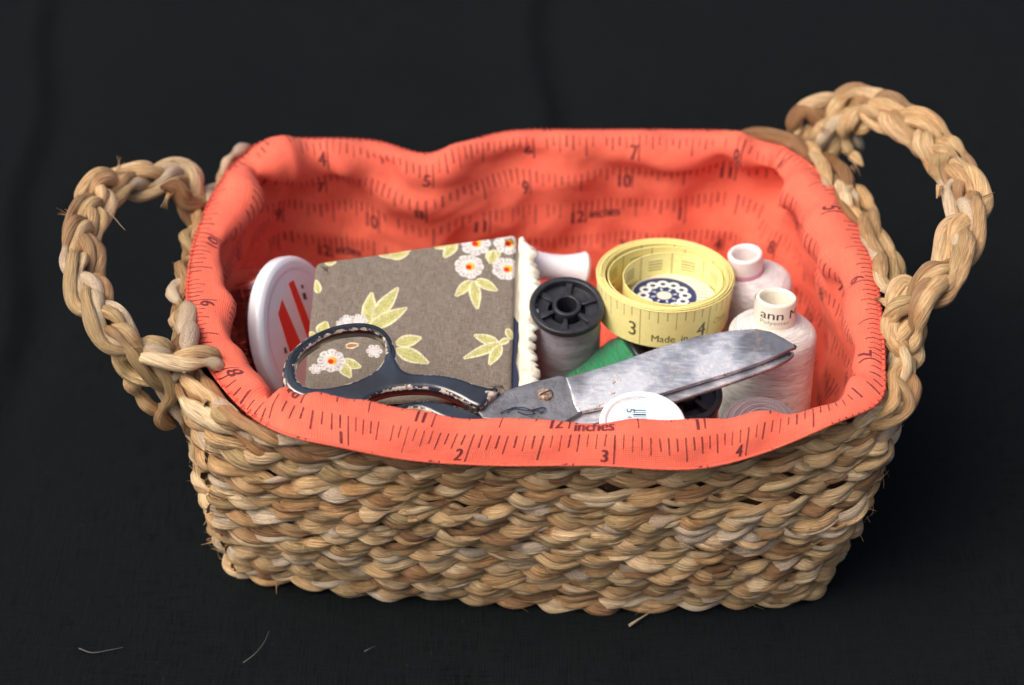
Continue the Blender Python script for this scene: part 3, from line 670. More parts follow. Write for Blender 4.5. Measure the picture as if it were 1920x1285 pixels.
# soft straight edges with rounded corners
def round_poly(Q, r, k=6, n_edge=14, wob=0.0, seed=0):
    out = []; N = len(Q)
    for i in range(N):
        a, b, c = Q[i-1], Q[i], Q[(i+1) % N]; p = b+nrm(a-b)*r; s_ = b+nrm(c-b)*r
        for t in np.linspace(0, 1, k): out.append((1-t)**2*p+2*t*(1-t)*b+t*t*s_)
        e = c+nrm(b-c)*r
        for t in np.linspace(0, 1, n_edge+2)[1:-1]: out.append(s_*(1-t)+e*t)
    out = np.array(out)
    if wob: out = out+wob*np.stack([n1(np.arange(len(out)), seed, .4), n1(np.arange(len(out)), seed+1, .4)], 1)
    return out
if q[0, 1] < q[3, 1]: pass
mn_, mx_ = q.min(0)-.1, q.max(0)+.1
BW, BH = mx_-mn_
cvb = Cv(BW, BH, 110, lin(128, 116, 100))
for a in range(0): pass
def bp(x, y): return np.array(BF.px(x, y))-mn_
def c1(x, y): return bp(440+.30208*x, 420+.30208*y)       # first close-up's pixels
LEAF, LIN, WHT = (.50, .48, .19), (.66, .61, .40), (.64, .60, .56)
cvb.a[..., :3] = np.array([.200, .168, .132])
def leaf(p, q_, w_, c=LEAF):
    p, q_ = c1(*p), c1(*q_); d = q_-p; L = np.linalg.norm(d); d = d/L; n_ = np.array([-d[1], d[0]]); w_ = w_*.30208/50
    t = np.linspace(0, 1, 12); wd = np.sin(PI*t**.8)*w_*.5
    A = p+np.outer(t*L, d); cvb.poly(np.vstack([A+n_*(wd+.05)[:, None], (A-n_*(wd+.05)[:, None])[::-1]]), LIN)
    cvb.poly(np.vstack([A+n_*wd[:, None]*.85, (A-n_*wd[:, None]*.85)[::-1]]), c); cvb.line(p, p+d*L*.8, .025, (.33, .31, .10), .7)
def flower(x, y, r, k=9, ctr=True, ang=0.0):
    o = c1(x, y); r = r*.30208/50; rr = random.Random(int(x+y))
    for i in range(k):
        a = ang+i*2*PI/k; p = o+r*.62*np.array([math.cos(a), math.sin(a)])*rr.uniform(.9, 1.1); cvb.disc(p[0], p[1], r*.40, WHT, 1, r*.38)
    cvb.disc(o[0], o[1], r*.6, WHT)
    for i in range(k*2):
        a = i*PI/k; e = o+np.array([math.cos(a), math.sin(a)])*r*.85; st_ = o+np.array([math.cos(a), math.sin(a)])*r*.62
        cvb.line(st_, e, .03, (.16, .13, .13), .75)
    if ctr: cvb.disc(o[0]+.03, o[1], r*.33, (.85, .42, .05)); cvb.disc(o[0]-.02, o[1]-.03, r*.2, (.65, .03, .02))
for l in [((820, 630), (850, 425), 75), ((855, 600), (1015, 395), 80), ((830, 650), (1070, 520), 85), ((1000, 745), (1160, 705), 75), ((1000, 775), (1205, 865), 85),
          ((530, 690), (570, 605), 70), ((470, 700), (490, 670), 40), ((1470, 350), (1370, 450), 55), ((1480, 350), (1505, 530), 60), ((1500, 345), (1630, 415), 60),
          ((1640, 745), (1485, 690), 60), ((1660, 735), (1420, 835), 55), ((1650, 750), (1580, 875), 55), ((1700, 715), (1640, 745), 30), ((1690, 650), (1720, 720), 30),
          ((880, 185), (1110, 150), 95), ((960, 205), (1080, 180), 60), ((1400, 100), (1240, 150), 70), ((1370, 110), (1300, 210), 65), ((1560, 220), (1650, 170), 70), ((1590, 250), (1610, 160), 50),
          ((655, 850), (785, 890), 60), ((655, 860), (720, 955), 60), ((520, 430), (505, 350), 35), ((560, 240), (630, 235), 40), ((690, 760), (770, 750), 30, (.35, .12, .07))]: leaf(*l)
flower(1495, 120, 95, 8); flower(1700, 120, 92, 8); flower(1455, 265, 90, 9); flower(1690, 280, 88, 9)
flower(600, 850, 85, 8); flower(505, 900, 40, 6, False); flower(865, 790, 50, 6, False)
flower(700, 610, 55, 7, False); flower(770, 600, 52, 7, False); flower(655, 620, 28, 5, False)
flower(410, 850, 35, 5, False)
BIMG = cvb.img('floral_print')
m = Mat('floral_linen', rough=.9, spec=.15)
uvb = m.n('Mapping', vector_type='POINT'); tc = m.n('TexCoord'); m.link(tc.outputs['UV'], uvb.inputs['Vector'])
uvb.inputs['Scale'].default_value = (1/BW, 1/BH, 1); uvb.inputs['Location'].default_value = (-mn_[0]/BW, -mn_[1]/BH, 0)
BIMG.colorspace_settings.name = 'Non-Color'
im = m.image(BIMG, uvb.outputs[0], 'EXTEND')
s1 = m.noise(m.uv(18, 1.5), 2.0, 3, .6); s2 = m.noise(m.uv(1.5, 18), 2.0, 3, .6); ss_ = m.math('ADD', s1, s2)
m.set('Base Color', m.mix(1.0, im, m.ramp(ss_, [(.75, (.74, .74, .75)), (1.0, (1, 1, 1)), (1.28, (1.28, 1.26, 1.24))]), 'MULTIPLY'))
m.bump(ss_, .035, .9, m.bump(m.noise(m.uv(1, 1), .8, 3, .55), .28, .8)); FLORAL = m.m
cov = round_poly(q, .28, wob=.02, seed=4)
qc = q.mean(0)
def bow(p): d = (p-qc)/(np.ptp(q, axis=0)/2); return 0
mb = MB(); plate(mb, cov, [], BF, .30, .15, steps=5); cv_o = mb.build('cover', FLORAL, book, org)
mb = MB(); plate(mb, cov+[.10, .03], [], BF, .22, .10, z=-.86, steps=3); mb.build('cover', FLORAL, book, org)
CREAM = simple('cream_felt', (.78, .70, .54), .9, .15); CREAM.bump(CREAM.noise(CREAM.ob(1), 9, 4, .6), .04, .8)
# felt pages with pinked edges
x1 = q[1, 0]; yb, yt = q[2, 1], q[1, 1]
for pg, (ext, z_) in enumerate(((.25, -.34), (.42, -.52), (.30, -.70))):
    n_ = 40; ys = np.linspace(yb+.25, yt-.35, n_); zz = x1+ext-.12*(ys-yb)/(yt-yb)*0+.075*np.where(np.arange(n_) % 2, 1, -1)
    P = np.vstack([np.stack([zz, ys], 1), [[q[0, 0]+2.5, q[0, 1]-.2], [q[3, 0]+.5, q[3, 1]+.6]]])
    mb = MB(); plate(mb, P, [], BF, .11, .02, z=z_, steps=2); mb.build('page', CREAM.m, book, org)
# frilled lace edging that sticks up beyond the cover
m = Mat('cream_lace', rough=.85, spec=.2, base=(.82, .76, .62)); m.p.inputs['Sheen Weight'].default_value = .2
m.bump(m.noise(m.uv(1, 1), 7, 4, .7), .07, 1.0); LACE = m.m
ys = np.linspace(yb+.10, yt-.05, 150); wv_ = np.linspace(0, 1, 14)
G = np.zeros((150, 14, 3))
for i, y_ in enumerate(ys):
    ww = .62+.10*math.sin(y_*1.3)+.06*(1 if int(y_/.16) % 2 else -1)
    tpr = min(1, (yt-y_)/.8+.15)
    for j, t in enumerate(wv_):
        fz = .16*math.sin(y_*5.2+1.2*math.sin(y_*1.7))*t+.09*math.sin(y_*11+t*2)*t+.05*mn.noise(Vector((y_*3, t*3, 2)))
        G[i, j] = BF.W(x1+.12+ww*t*tpr+.02*math.sin(y_*7), y_, -.30+.42*math.sin(t*2.6)*tpr+fz)
V, F, uv = grid(G, np.stack(np.meshgrid(ys, wv_*.7, indexing='ij'), -1)); mb = MB(); mb.add(V, F, uv)
lo = mb.build('lace_edging', LACE, book, org); md = lo.modifiers.new('thickness', 'SOLIDIFY'); md.thickness = .0005
mb = MB()
NAVY = simple('navy_thread', (.012, .02, .06), .6)
stp = np.array([(x1-.25, yb+.15), (x1+.05, yb+.15), (x1+.09, yb+.9), (x1-.02, yb+1.6), (x1+.08, yb+2.6), (x1+.10, yb+3.3), (x1-.25, yb+3.9)])
plate(mb, stp, [], BF, .10, .03, z=-.20, steps=2)
mb.build('binding_strip', NAVY.m, book, org)

# ---- scissors ---------------------------------------------------------
SN = BN
sc0 = PZ(1022, 740, 8.75)
SF = Frame(sc0, SN); org = SF.W(0, 0, -.5)
scis = thing('scissors', 'old steel scissors with chipped black enamel handles and a rusty pivot screw, lying open end to the right', 'scissors', org)
scis['label'] = 'old steel scissors with chipped black enamel handles and a rusty pivot screw'
def sp(pts): return np.array([SF.px(*p) for p in pts])
m = Mat('worn_steel', rough=.35, metal=.8); vc = m.vcol()
n1_ = m.noise(m.ob(1), 1.4, 6, .7); n2_ = m.noise(m.ob(1), 6, 5, .7); n3_ = m.noise(m.uv(.5, 3), 3, 4, .6, .4); n4_ = m.noise(m.ob(1), 22, 3, .6)
n5_ = m.noise(m.ob(1), .55, 3, .5); st = m.ramp(m.math('ADD', m.math('MULTIPLY', n3_, .22), m.math('MULTIPLY', n5_, .78)), [(.38, (.24, .25, .275)), (.48, (.50, .53, .57)), (.58, (.90, .92, .94))])
st = m.mix(m.ramp(n4_, [(.60, 0), (.70, .5)]), st, (.30, .28, .27))
rust = m.math('MULTIPLY', m.ramp(n1_, [(.48, 0), (.60, 1)]), m.ramp(n2_, [(.52, 0), (.64, 1)]))
rust = m.math('MAXIMUM', rust, m.math('MULTIPLY', m.ramp(n2_, [(.45, 0), (.58, 1)]), m.math('MULTIPLY', m.n('SeparateColor', Color=vc.outputs[0]).outputs[0], .8)))
m.set('Base Color', m.mix(rust, st, m.ramp(n4_, [(.35, (.10, .055, .03)), (.6, (.30, .15, .07))])))
m.set('Metallic', m.math('SUBTRACT', .78, m.math('MULTIPLY', rust, .75))); m.set('Roughness', m.math('ADD', m.ramp(n2_, [(.3, .30), (.7, .48)]), m.math('MULTIPLY', rust, .35)))
m.bump(n2_, .008, .4, m.bump(m.noise(m.uv(.15, 5), 2, 3, .5), .006, .5)); STEEL = m.m
m = Mat('tang_steel', rough=.5, metal=.85); n1_ = m.noise(m.ob(1), 2.0, 6, .7); n2_ = m.noise(m.ob(1), 8, 5, .7); 
c = m.ramp(n1_, [(.3, (.13, .135, .145)), (.6, (.27, .28, .30)), (.8, (.36, .36, .37))]); rust = m.ramp(n2_, [(.55, 0), (.68, .8)])
m.set('Base Color', m.mix(rust, c, (.16, .09, .055))); m.set('Roughness', m.ramp(n2_, [(.3, .42), (.7, .62)])); m.bump(n2_, .03, .6); TANG = m.m
m = Mat('chipped_black_enamel', rough=.16, spec=.7); vc = m.vcol(); wr = m.n('SeparateColor', Color=vc.outputs[0]).outputs[0]
a = m.noise(m.ob(1), 2.2, 4, .6); b = m.noise(m.ob(1), 6.5, 3, .6); w_ = m.math('ADD', m.math('MULTIPLY', wr, .57), m.math('SUBTRACT', m.math('ADD', m.math('MULTIPLY', a, .55), m.math('MULTIPLY', b, .45)), .5))
chip = m.ramp(w_, [(.50, 0), (.55, 1)]); c2 = m.ramp(b, [(.36, (.20, .12, .07)), (.46, (.46, .37, .28)), (.66, (.66, .59, .48))])
m.set('Base Color', m.mix(chip, m.ramp(m.noise(m.ob(1), .7, 3, .5), [(.42, (.008, .010, .013)), (.62, (.016, .025, .037))]), c2)); m.set('Roughness', m.mix(chip, m.ramp(a, [(.35, .07), (.7, .24)]), .75)); m.p.inputs['Coat Weight'].default_value = .65; m.p.inputs['Coat IOR'].default_value = 1.8; m.p.inputs['Coat Roughness'].default_value = .16  # blue-grey patches put the sky's reflection into the enamel colour
m.bump(m.mix(chip, 1.0, .0), .03, .6, m.bump(a, .05, .4)); ENAMEL = m.m
# lower half: blade, tang and second bow
lowb = sp([(1000, 752), (1090, 750), (1240, 712), (1380, 672), (1455, 655), (1492, 653), (1478, 668), (1440, 686), (1376, 709), (1290, 738), (1231, 758), (1150, 778), (1080, 796), (1020, 806), (960, 800), (930, 785)])
mb = MB(); plate(mb, resample(cr(lowb, 300, True), 160, True)[0], [], SF, .22, .06, z=-.24, steps=3); mb.build('blade', STEEL, scis, org)
# upper blade (ground face) and its tang
up = sp([(1060, 711), (1100, 700), (1147, 686), (1231, 656), (1311, 632), (1376, 622), (1418, 620), (1445, 625), (1470, 637), (1489, 648), (1494, 651), (1480, 657), (1457, 668), (1410, 686), (1360, 702), (1300, 720), (1231, 741), (1180, 753), (1140, 762), (1110, 768), (1084, 773), (1076, 760), (1069, 735)])
def blade_bow(p): 
    c0 = SF.px(1080, 740); c1_ = SF.px(1480, 650); d = nrm(np.array(c1_)-c0); n_ = np.array([-d[1], d[0]]); v = (p-c0)@n_; return .05*np.sin(v*1.6)
P = []
for a_, b_ in zip(up, np.roll(up, -1, 0)):
    for t in np.linspace(0, 1, 7)[:-1]: P.append(a_*(1-t)+b_*t)
mb = MB(); plate(mb, np.array(P), [], SF, .20, .035, z=.06, steps=2, bow=blade_bow, edge_w=.10); mb.build('blade', STEEL, scis, org)
tang = sp([(895, 770), (922, 748), (940, 738), (959, 728), (1000, 716), (1047, 704), (1062, 706), (1072, 735), (1080, 758), (1092, 772), (1060, 790), (1010, 796), (950, 792), (905, 784)])
P = []
for a_, b_ in zip(tang, np.roll(tang, -1, 0)):
    for t in np.linspace(0, 1, 5)[:-1]: P.append(a_*(1-t)+b_*t)
mb = MB(); plate(mb, np.array(P), [], SF, .20, .035, z=0.0, steps=2); mb.build('tang', TANG, scis, org)
# bows
o1 = sp([(938, 737), (915, 733), (890, 727), (865, 718), (840, 712), (815, 709), (790, 708), (768, 706), (752, 697), (745, 680), (742, 660), (733, 640), (714, 623), (684, 614), (645, 616), (605, 626), (568, 646), (543, 670), (531, 698), (532, 725), (548, 745), (580, 757), (620, 762), (665, 768), (684, 760), (700, 749), (728, 740), (757, 736), (790, 735), (817, 738), (842, 746), (863, 756), (885, 768), (902, 772), (918, 757)])
h1 = sp([(585, 655), (621, 634), (665, 625), (700, 629), (719, 645), (723, 668), (712, 693), (688, 712), (651, 726), (612, 734), (578, 733), (559, 718), (555, 693), (565, 672)])
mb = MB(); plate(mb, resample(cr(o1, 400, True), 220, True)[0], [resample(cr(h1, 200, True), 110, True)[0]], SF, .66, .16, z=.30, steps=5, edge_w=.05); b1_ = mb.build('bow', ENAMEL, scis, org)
def wear_patch(o, x, y, rad, amt=1.0):
    a, b = SF.px(x, y); ca = o.data.color_attributes['Col'].data
    for v, c in zip(o.data.vertices, ca):
        L = np.array(v.co)/S+org-SF.O; d = math.hypot(L@SF.ex-a, L@SF.ey-b)
        if d < rad: c.color = (max(c.color[0], amt*(1-(d/rad)**3)), 0, 0, 1)
wear_patch(b1_, 925, 752, .42, 1.1); wear_patch(b1_, 905, 740, .25, .6); wear_patch(b1_, 552, 690, .5, .75)
o2 = sp([(925, 782), (898, 772), (862, 760), (830, 752), (800, 748), (768, 750), (738, 760), (712, 776), (698, 792), (695, 812), (708, 832), (740, 844), (785, 848), (832, 842), (862, 828), (880, 812), (890, 804), (905, 800), (930, 802)])
h2 = sp([(735, 778), (762, 765), (790, 766), (818, 778), (845, 792), (848, 808), (832, 820), (800, 827), (765, 826), (735, 818), (720, 806), (722, 790)])
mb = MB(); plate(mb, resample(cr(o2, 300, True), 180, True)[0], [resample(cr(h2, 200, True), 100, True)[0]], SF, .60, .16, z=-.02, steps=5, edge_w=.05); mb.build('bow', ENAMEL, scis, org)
# pivot
m = Mat('rusty_screw', rough=.55, metal=.6); n_ = m.noise(m.ob(1), 9, 4, .7); m.set('Base Color', m.ramp(n_, [(.35, (.14, .07, .035)), (.5, (.34, .24, .17)), (.65, (.55, .50, .45))])); m.bump(n_, .05, .9)
mb = MB(); lathe(mb, [(0.001, .13), (.10, .128), (.19, .11), (.25, .07), (.28, .01), (.28, -.05)], SF.W(0, 0, 0), SN, 40, wob=.02); mb.build('pivot_screw', m.m, scis, org)
mb = MB(); plate(mb, np.array([(-.2, -.03), (.2, -.03), (.2, .03), (-.2, .03)]), [], Frame(SF.W(0, 0, .135), SN, SF.ex*.9+SF.ey*.5), .03, .004, steps=1); mb.build('screw_slot', simple('dark_slot', (.03, .02, .015), .8).m, scis, org)
# tangled navy thread end lying at the rim
mb = MB()
for k, P in enumerate([[(938, 776), (952, 771), (968, 768), (985, 773), (1000, 770), (1018, 776)], [(950, 777), (962, 766), (985, 768), (1002, 776), (990, 780), (970, 774)], [(1012, 777), (1022, 769), (1014, 766), (998, 772)]]):
    tube(mb, cr([SF.W(*SF.px(*p), .05+.04*((i+k) % 2)) for i, p in enumerate(P)], 40), .018, 5)
t_ = mb.build('thread_snippet', NAVY.m, None, SF.W(-1.2, -.6, 0)); tag(t_, 'tangled snippet of navy thread caught on the scissors beside the front hem', 'thread')

# ---- dark spool with grey thread -------------------------------------------
BLK = plastic('dark_grey_plastic', (.022, .023, .027), .32, .3)
GREY = thread_mat('grey_thread', (.40, .375, .42))
def spoked_spool(name, label, px, z, axis, R, Lh, tmat, pmat, group=None):
    ax = nrm(axis); O = PZ(px[0], px[1], z); org = O-ax*Lh
    t = thing(name, label, 'spool', org, group)
    mb = MB(); lathe(mb, rnd([(R*.83, -.55), (R*.83, -.02), (R*.86, .03), (R*.97, .03), (R, -.03), (R, -.20), (R*.95, -.26), (R*.5, -.3)]), O, ax, 80)
    mb.build('flange', pmat, t, org)
    mb = MB(); lathe(mb, rnd([(R*.27, -1.2), (R*.27, .0), (R*.29, .03), (R*.36, .03), (R*.385, -.02), (R*.385, -.6)]), O, ax, 48); mb.build('hub', pmat, t, org)
    mb = MB(); lathe(mb, [(R*.10, -.9), (R*.34, -.9), (R*.86, -.9)], O, ax, 48); mb.build('recess', simple('recess_'+name, (.006, .006, .007), .6).m if pmat is BLK else pmat, t, org)  # dark spool: recess floor near black, shade of the openings put into its colour
    fr = Frame(O, ax)
    for k in range(6):
        a = k*PI/3+.42; mb = MB(); f2 = Frame(O, ax, fr.ex*math.cos(a)+fr.ey*math.sin(a))
        pr = np.array([(R*.36, -R*.055), (R*.85, -R*.10), (R*.85, R*.10), (R*.36, R*.055)]); plate(mb, pr, [], f2, .3, .02, z=-.10 if k % 2 else -.16, steps=2); mb.build('spoke', pmat, t, org)
    lathe_part('thread', windings(R*.925, R*.93, -.28, -Lh+.2, int(px[0]), dome=.02, belly=.03)[3:], O, ax, tmat, t, org, round_=False)
    lathe_part('flange', [(R*.3, -Lh+.26), (R*.95, -Lh+.2), (R, -Lh+.12), (R, -Lh), (R*.3, -Lh)], O, ax, pmat, t, org)
    return t
spoked_spool('thread_spool', 'grey thread on a dark plastic spool with a six-spoked top, beside the needle book', (1063, 572), 8.35, (.02, -.27, 1), 1.36, 5.4, GREY, BLK)

# ---- cones --------------------------------------------------------------
def cone(label, px, z, axis, Lh, prof_ring, prof_body, body_mat, ring_mat, parts_extra=None, seed=1, boff=(0, 0)):
    ax = nrm(axis); O = PZ(px[0], px[1], z); org = O-ax*Lh; t = thing('thread_cone', label, 'thread cone', org)
    mb = MB(); lathe(mb, rnd(prof_ring, 5), O, ax, 72); mb.build('cone_tip', ring_mat, t, org)
    O2 = O+np.array([boff[0], boff[1], 0]); mb = MB(); lathe(mb, prof_body, O2, ax, 90); mb.build('thread', body_mat, t, org)
    lathe_part('cone_base', [(.5, -Lh+.3), (prof_body[-2][0]*.8, -Lh+.25), (prof_body[-2][0]*.8, -Lh), (.5, -Lh)], O2, ax, ring_mat, t, org); return t, O, ax, org
WHITE_T = thread_mat('cream_thread', (.88, .85, .79), tint=(.70, .65, .58))
# lettering round the tip
cvl = Cv(2*PI*.72, 1.0, 120, (.80, .74, .60))
cvl.text('ann M', 1.62, .42, .42, (.07, .06, .05), dil=.008, wx=1.05); cvl.text('Polyester', 1.62, .17, .19, (.12, .1, .09), wx=1.1)
IML = cvl.img('tip_print'); IML.colorspace_settings.name = 'Non-Color'
m = Mat('cream_plastic_tip', rough=.45, spec=.4); geo = m.n('NewGeometry'); 
tcn = m.n('TexCoord'); m.set('Base Color', m.image(IML, tcn.outputs['UV'], 'REPEAT')); m.p.inputs['Subsurface Weight'].default_value = .0
TIP = m.m
PLT = plastic('cream_plastic', (.80, .74, .60), .45, .06)
def body(rt, rs, rb, h_s, Lh, seed, amp=.018):
    q = np.linspace(0, 1, 60); P = [(rt, -h_s)]
    for a in np.linspace(0, 1, 10)[1:]: P.append((rt+(rs-rt)*math.sin(a*PI/2)**.9, -h_s-.62*(1-math.cos(a*PI/2))))
    h0 = P[-1][1]; r = rs+(rb-rs)*q+amp*n1(q*40, seed, .4)+amp*.5*n1(q*60, seed+1); return np.array(P+list(zip(r[1:], (h0+(-Lh+.3-h0)*q)[1:]))+[(.4, -Lh+.28)])
t, O, ax, org = cone('large cream cone of thread with lettering on its tip, right of the yellow tape', (1456, 556), 9.5, (.03, .10, 1), 8.0, [(.50, -1.4), (.55, -.10), (.60, .0), (.68, .0), (.72, -.06), (.74, -1.15)], body(.60, 1.58, 1.70, .98, 8.0, 5), WHITE_T, PLT, seed=5)
# printed band: its own sleeve 0.2 mm proud of the tip
mb = MB(); f = Frame(O, ax, (0, 1, 0)); a = np.linspace(0, 2*PI, 97); hh = np.linspace(-.90, -.08, 5)
G = f.W(.748*np.cos(a)[:, None]+0*hh[None], .748*np.sin(a)[:, None]+0*hh[None], 0*a[:, None]+hh[None])
V, F, uv = grid(G, np.stack(np.meshgrid(a/(2*PI), np.linspace(0, 1, 5), indexing='ij'), -1)); mb.add(V, F, uv); mb.build('printed_band', TIP, t, org)
PINK_T = thread_mat('pale_pink_thread', (.85, .77, .75), tint=(.66, .56, .55))
PLP = plastic('pinkish_plastic', (.80, .70, .66), .4, .06)
t, O, ax, org = cone('pale pink cone of thread at the back, behind the large cream cone', (1397, 474), 9.0, (-.10, -.02, 1), 7.0, [(.38, -1.2), (.44, -.12), (.50, 0), (.60, 0), (.65, -.07), (.64, -.95)], body(.25, 1.34, 1.42, .78, 7.0, 9), PINK_T, PLP, seed=9, boff=(.35, -.1))
mb = MB(); lathe(mb, [(.655, -.66), (.668, -.70), (.668, -.84), (.65, -.88)], O, ax, 60); mb.build('pink_band', simple('pink_paper', (.62, .30, .40), .6).m, t, org)
mb = MB(); fr = Frame(O+ax*-.98, nrm(-FW+[0, 0, .2])); plate(mb, np.array([(-.07, -.05), (.07, -.05), (.08, .05), (-.06, .06)]), [], Frame(PZ(1402, 507, 8.25)-FW*.2, -FW), .02, .004, steps=1); mb.build('ink_mark', NAVY.m, t, org)

# ---- yellow tape measure ----------------------------------------------------
TC = PZ(1247, 515, 8.85); TAX = nrm([.015, .03, 1]); TH = 1.62; org = TC-TAX*TH
tape = thing('tape_measure', 'yellow tape measure rolled into a loose coil on top of the spools', 'tape measure', org)
def spiral_pts():
    n = 1500; a = np.linspace(0, 2*PI*8.25, n); turn = a/(2*PI)
    r = np.interp(turn, [0, 6.4, 7.0, 8.25], [2.53, 2.19, 1.93, 1.74]); 
    r = r+.02*n1(a*.8, 3)*(turn > .6)+.05*sm((turn-6.7)/.6)*np.cos(a+.5)
    ox = .30*sm((turn-6.3)/.8); oy = -.05*sm((turn-6.5)/.9)
    return a, r, ox, oy, turn
a, r, ox, oy, turn = spiral_pts()
a0_ = PI*.10                                    # outer end of the strip, at the front right
ang = a0_-.02-a
TFm = Frame(TC, TAX)
X = r*np.cos(ang)+ox; Y = r*np.sin(ang)*.985+oy
hv = np.linspace(0, 1, 7)
slt = np.cumsum(np.r_[0, np.hypot(np.diff(X), np.diff(Y))]); Ltape = slt[-1]
drop = .06*n1(turn*1.0, 8)+np.where(turn > 6.6, -.10*sm((turn-6.6)), 0)+.12*np.exp(-((turn-.0)/.2)**2)*0
G = np.zeros((len(a), 7, 3))
for j, t in enumerate(hv):
    k = 1-.055*(1-t)*np.exp(-turn*.9)-.02*(1-t)*0
    G[:, j] = TFm.W(X*k, Y*k, -TH*(1-t)+drop)
UV = np.stack(np.broadcast_arrays(slt[:, None], (hv*1.6)[None]), -1)
cvt = Cv(40, 1.6, 64, (0, 0, 0)); K_ = (1, 1, 1)
# outer face reads left to right with growing arc position reversed -> lay the print out along the strip
def tape_print(cvx, L, s3, inch, sgn_, ytop, seed=0):
    """sgn_ -1: reading direction runs towards smaller arc length"""
    rr = random.Random(seed)
    for k in range(-60, 260):
        s_ = s3+sgn_*k/8*inch
        if not 0 < s_ < L: continue
        m8 = k % 8; ln = 1.6 if m8 == 0 else .80 if m8 == 4 else .52 if m8 % 2 == 0 else .40
        cvx.line((s_, 1.6-.06), (s_, max(.02, 1.58-ln)), .028 if m8 else .03, K_, .85)
        if m8 == 0:
            n = 3+k//8
            if n < 1: continue
            cvx.text(str(n), s_-sgn_*(.50 if n < 10 else .8), .34, .60, K_, 0, wx=sgn_*.95, dil=.010)
T3 = None
# find the arc length where the outer winding shows the '3' mark (picture x 1206) and the 4 mark (x 1330)
prx = 960+4080*(G[:, 3]-CP)@[1, 0, 0]/((G[:, 3]-CP)@FW); prf = np.array([(TFm.O-G[i, 3])@FW for i in range(len(a))])
vis = [i for i in range(len(a)) if turn[i] < 1.05 and prf[i] > 0]
vis = sorted(vis, key=lambda i: prx[i]); 
s3 = float(np.interp(1200, prx[vis], slt[vis])); s4 = float(np.interp(1328, prx[vis], slt[vis])); print('tape', s3, s4, Ltape)
sg = 1 if s4 > s3 else -1; inch_t = min(max(abs(s4-s3), 2.3), 3.1)
tape_print(cvt, 40, s3, inch_t, sg, 1.6)
cvt.text('Made', s3+sg*.42, .24, .30, K_, wx=sg*1.0, dil=.006); cvt.text('in', s3+sg*1.55, .24, .30, K_, wx=sg*1.0, dil=.006); cvt.text('China', s3+sg*(inch_t+.28), .62, .26, K_, wx=sg*.9, al=.8)
TIM = cvt.img('tape_outer_print', True)
# inner face print: centimetre boxes and millimetre ticks along the bottom
cvi = Cv(40, 1.6, 64, (0, 0, 0))
for k in range(0, 400):
    s_ = k*.1; cvi.line((s_, .0), (s_, .30 if k % 5 else .42), .022, K_, .8)
for k in range(0, 32):
    s_ = k*1.25+.1; cvi.line((s_, 0), (s_, 1.6), .035, K_, .9)
    for q_ in range(4): cvi.line((s_+.35, 1.25-.12*q_), (s_+.9, 1.25-.12*q_), .05, K_, .75)
    cvi.line((s_+.35, .62), (s_+.75, .60), .05, K_, .9)
TI2 = cvi.img('tape_inner_print', True)
m = Mat('yellow_fibreglass_tape', rough=.38, spec=.45); gx = m.n('NewGeometry')
uvt = m.uv(1/40, 1/1.6); A_ = m.image(TIM, uvt, 'REPEAT'); B_ = m.image(TI2, uvt, 'REPEAT')
pf = m.mix(gx.outputs['Backfacing'], B_, A_)
nz = m.noise(m.uv(1, 1), 5, 4, .6); yl = m.ramp(nz, [(.3, (.87, .77, .27)), (.7, (.92, .85, .38))])
m.set('Base Color', m.mix(m.math('MULTIPLY', pf, .93), yl, (.05, .045, .02))); m.bump(m.noise(m.uv(14, 14), 1.5, 2, .5), .008, .5)
m.p.inputs['Subsurface Weight'].default_value = .0
YEL = m.m
mb = MB(); V, F, uv = grid(G, UV); mb.add(V, F, uv)
coil = mb.build('coiled_strip', YEL, tape, org)
# strip thickness: the top edge as a narrow rounded band along the coil
mb = MB(); tube(mb, G[:, 6]+TAX*-.01, .022, 6); mb.build('strip_edge', simple('yellow_edge', (.90, .78, .30), .5).m, tape, org)

# ---- cotton reel with a navy and white label, standing inside the tape coil -------------
RO = PZ(1262, 556, 7.75); org = RO-TAX*5
reel = thing('cotton_reel', 'cotton reel with a navy and white round label, seen through the tape coil', 'spool', org)
cvr = Cv(3.2, 3.2, 90, (.78, .72, .62)); c0 = (1.6, 1.6); NV_ = (.015, .03, .13)
cvr.disc(1.25, 1.62, 1.28, NV_, n=50); cvr.disc(1.25, 1.62, .30, (.74, .68, .58))
for k in range(12):
    aa = k*PI/6; cvr.disc(1.25+.82*math.cos(aa), 1.62+.82*math.sin(aa), .24, (.82, .80, .74)); cvr.disc(1.25+.82*math.cos(aa), 1.62+.82*math.sin(aa), .11, NV_)
for k in range(8): aa = k*PI/4+.2; cvr.line((1.25+.36*math.cos(aa), 1.62+.36*math.sin(aa)), (1.25+.52*math.cos(aa), 1.62+.52*math.sin(aa)), .07, (.8, .76, .7))
for k in range(5): cvr.line((2.5, 2.2-.22*k), (3.0, 2.15-.22*k), .05, (.25, .25, .3))
IR = cvr.img('reel_label_print'); IR.colorspace_settings.name = 'Non-Color'
def label_mat(name, im, w_, rough=.5):
    m = Mat(name, rough=rough, spec=.4); tc = m.n('TexCoord'); m.set('Base Color', m.image(im, tc.outputs['UV'], 'EXTEND')); return m.m
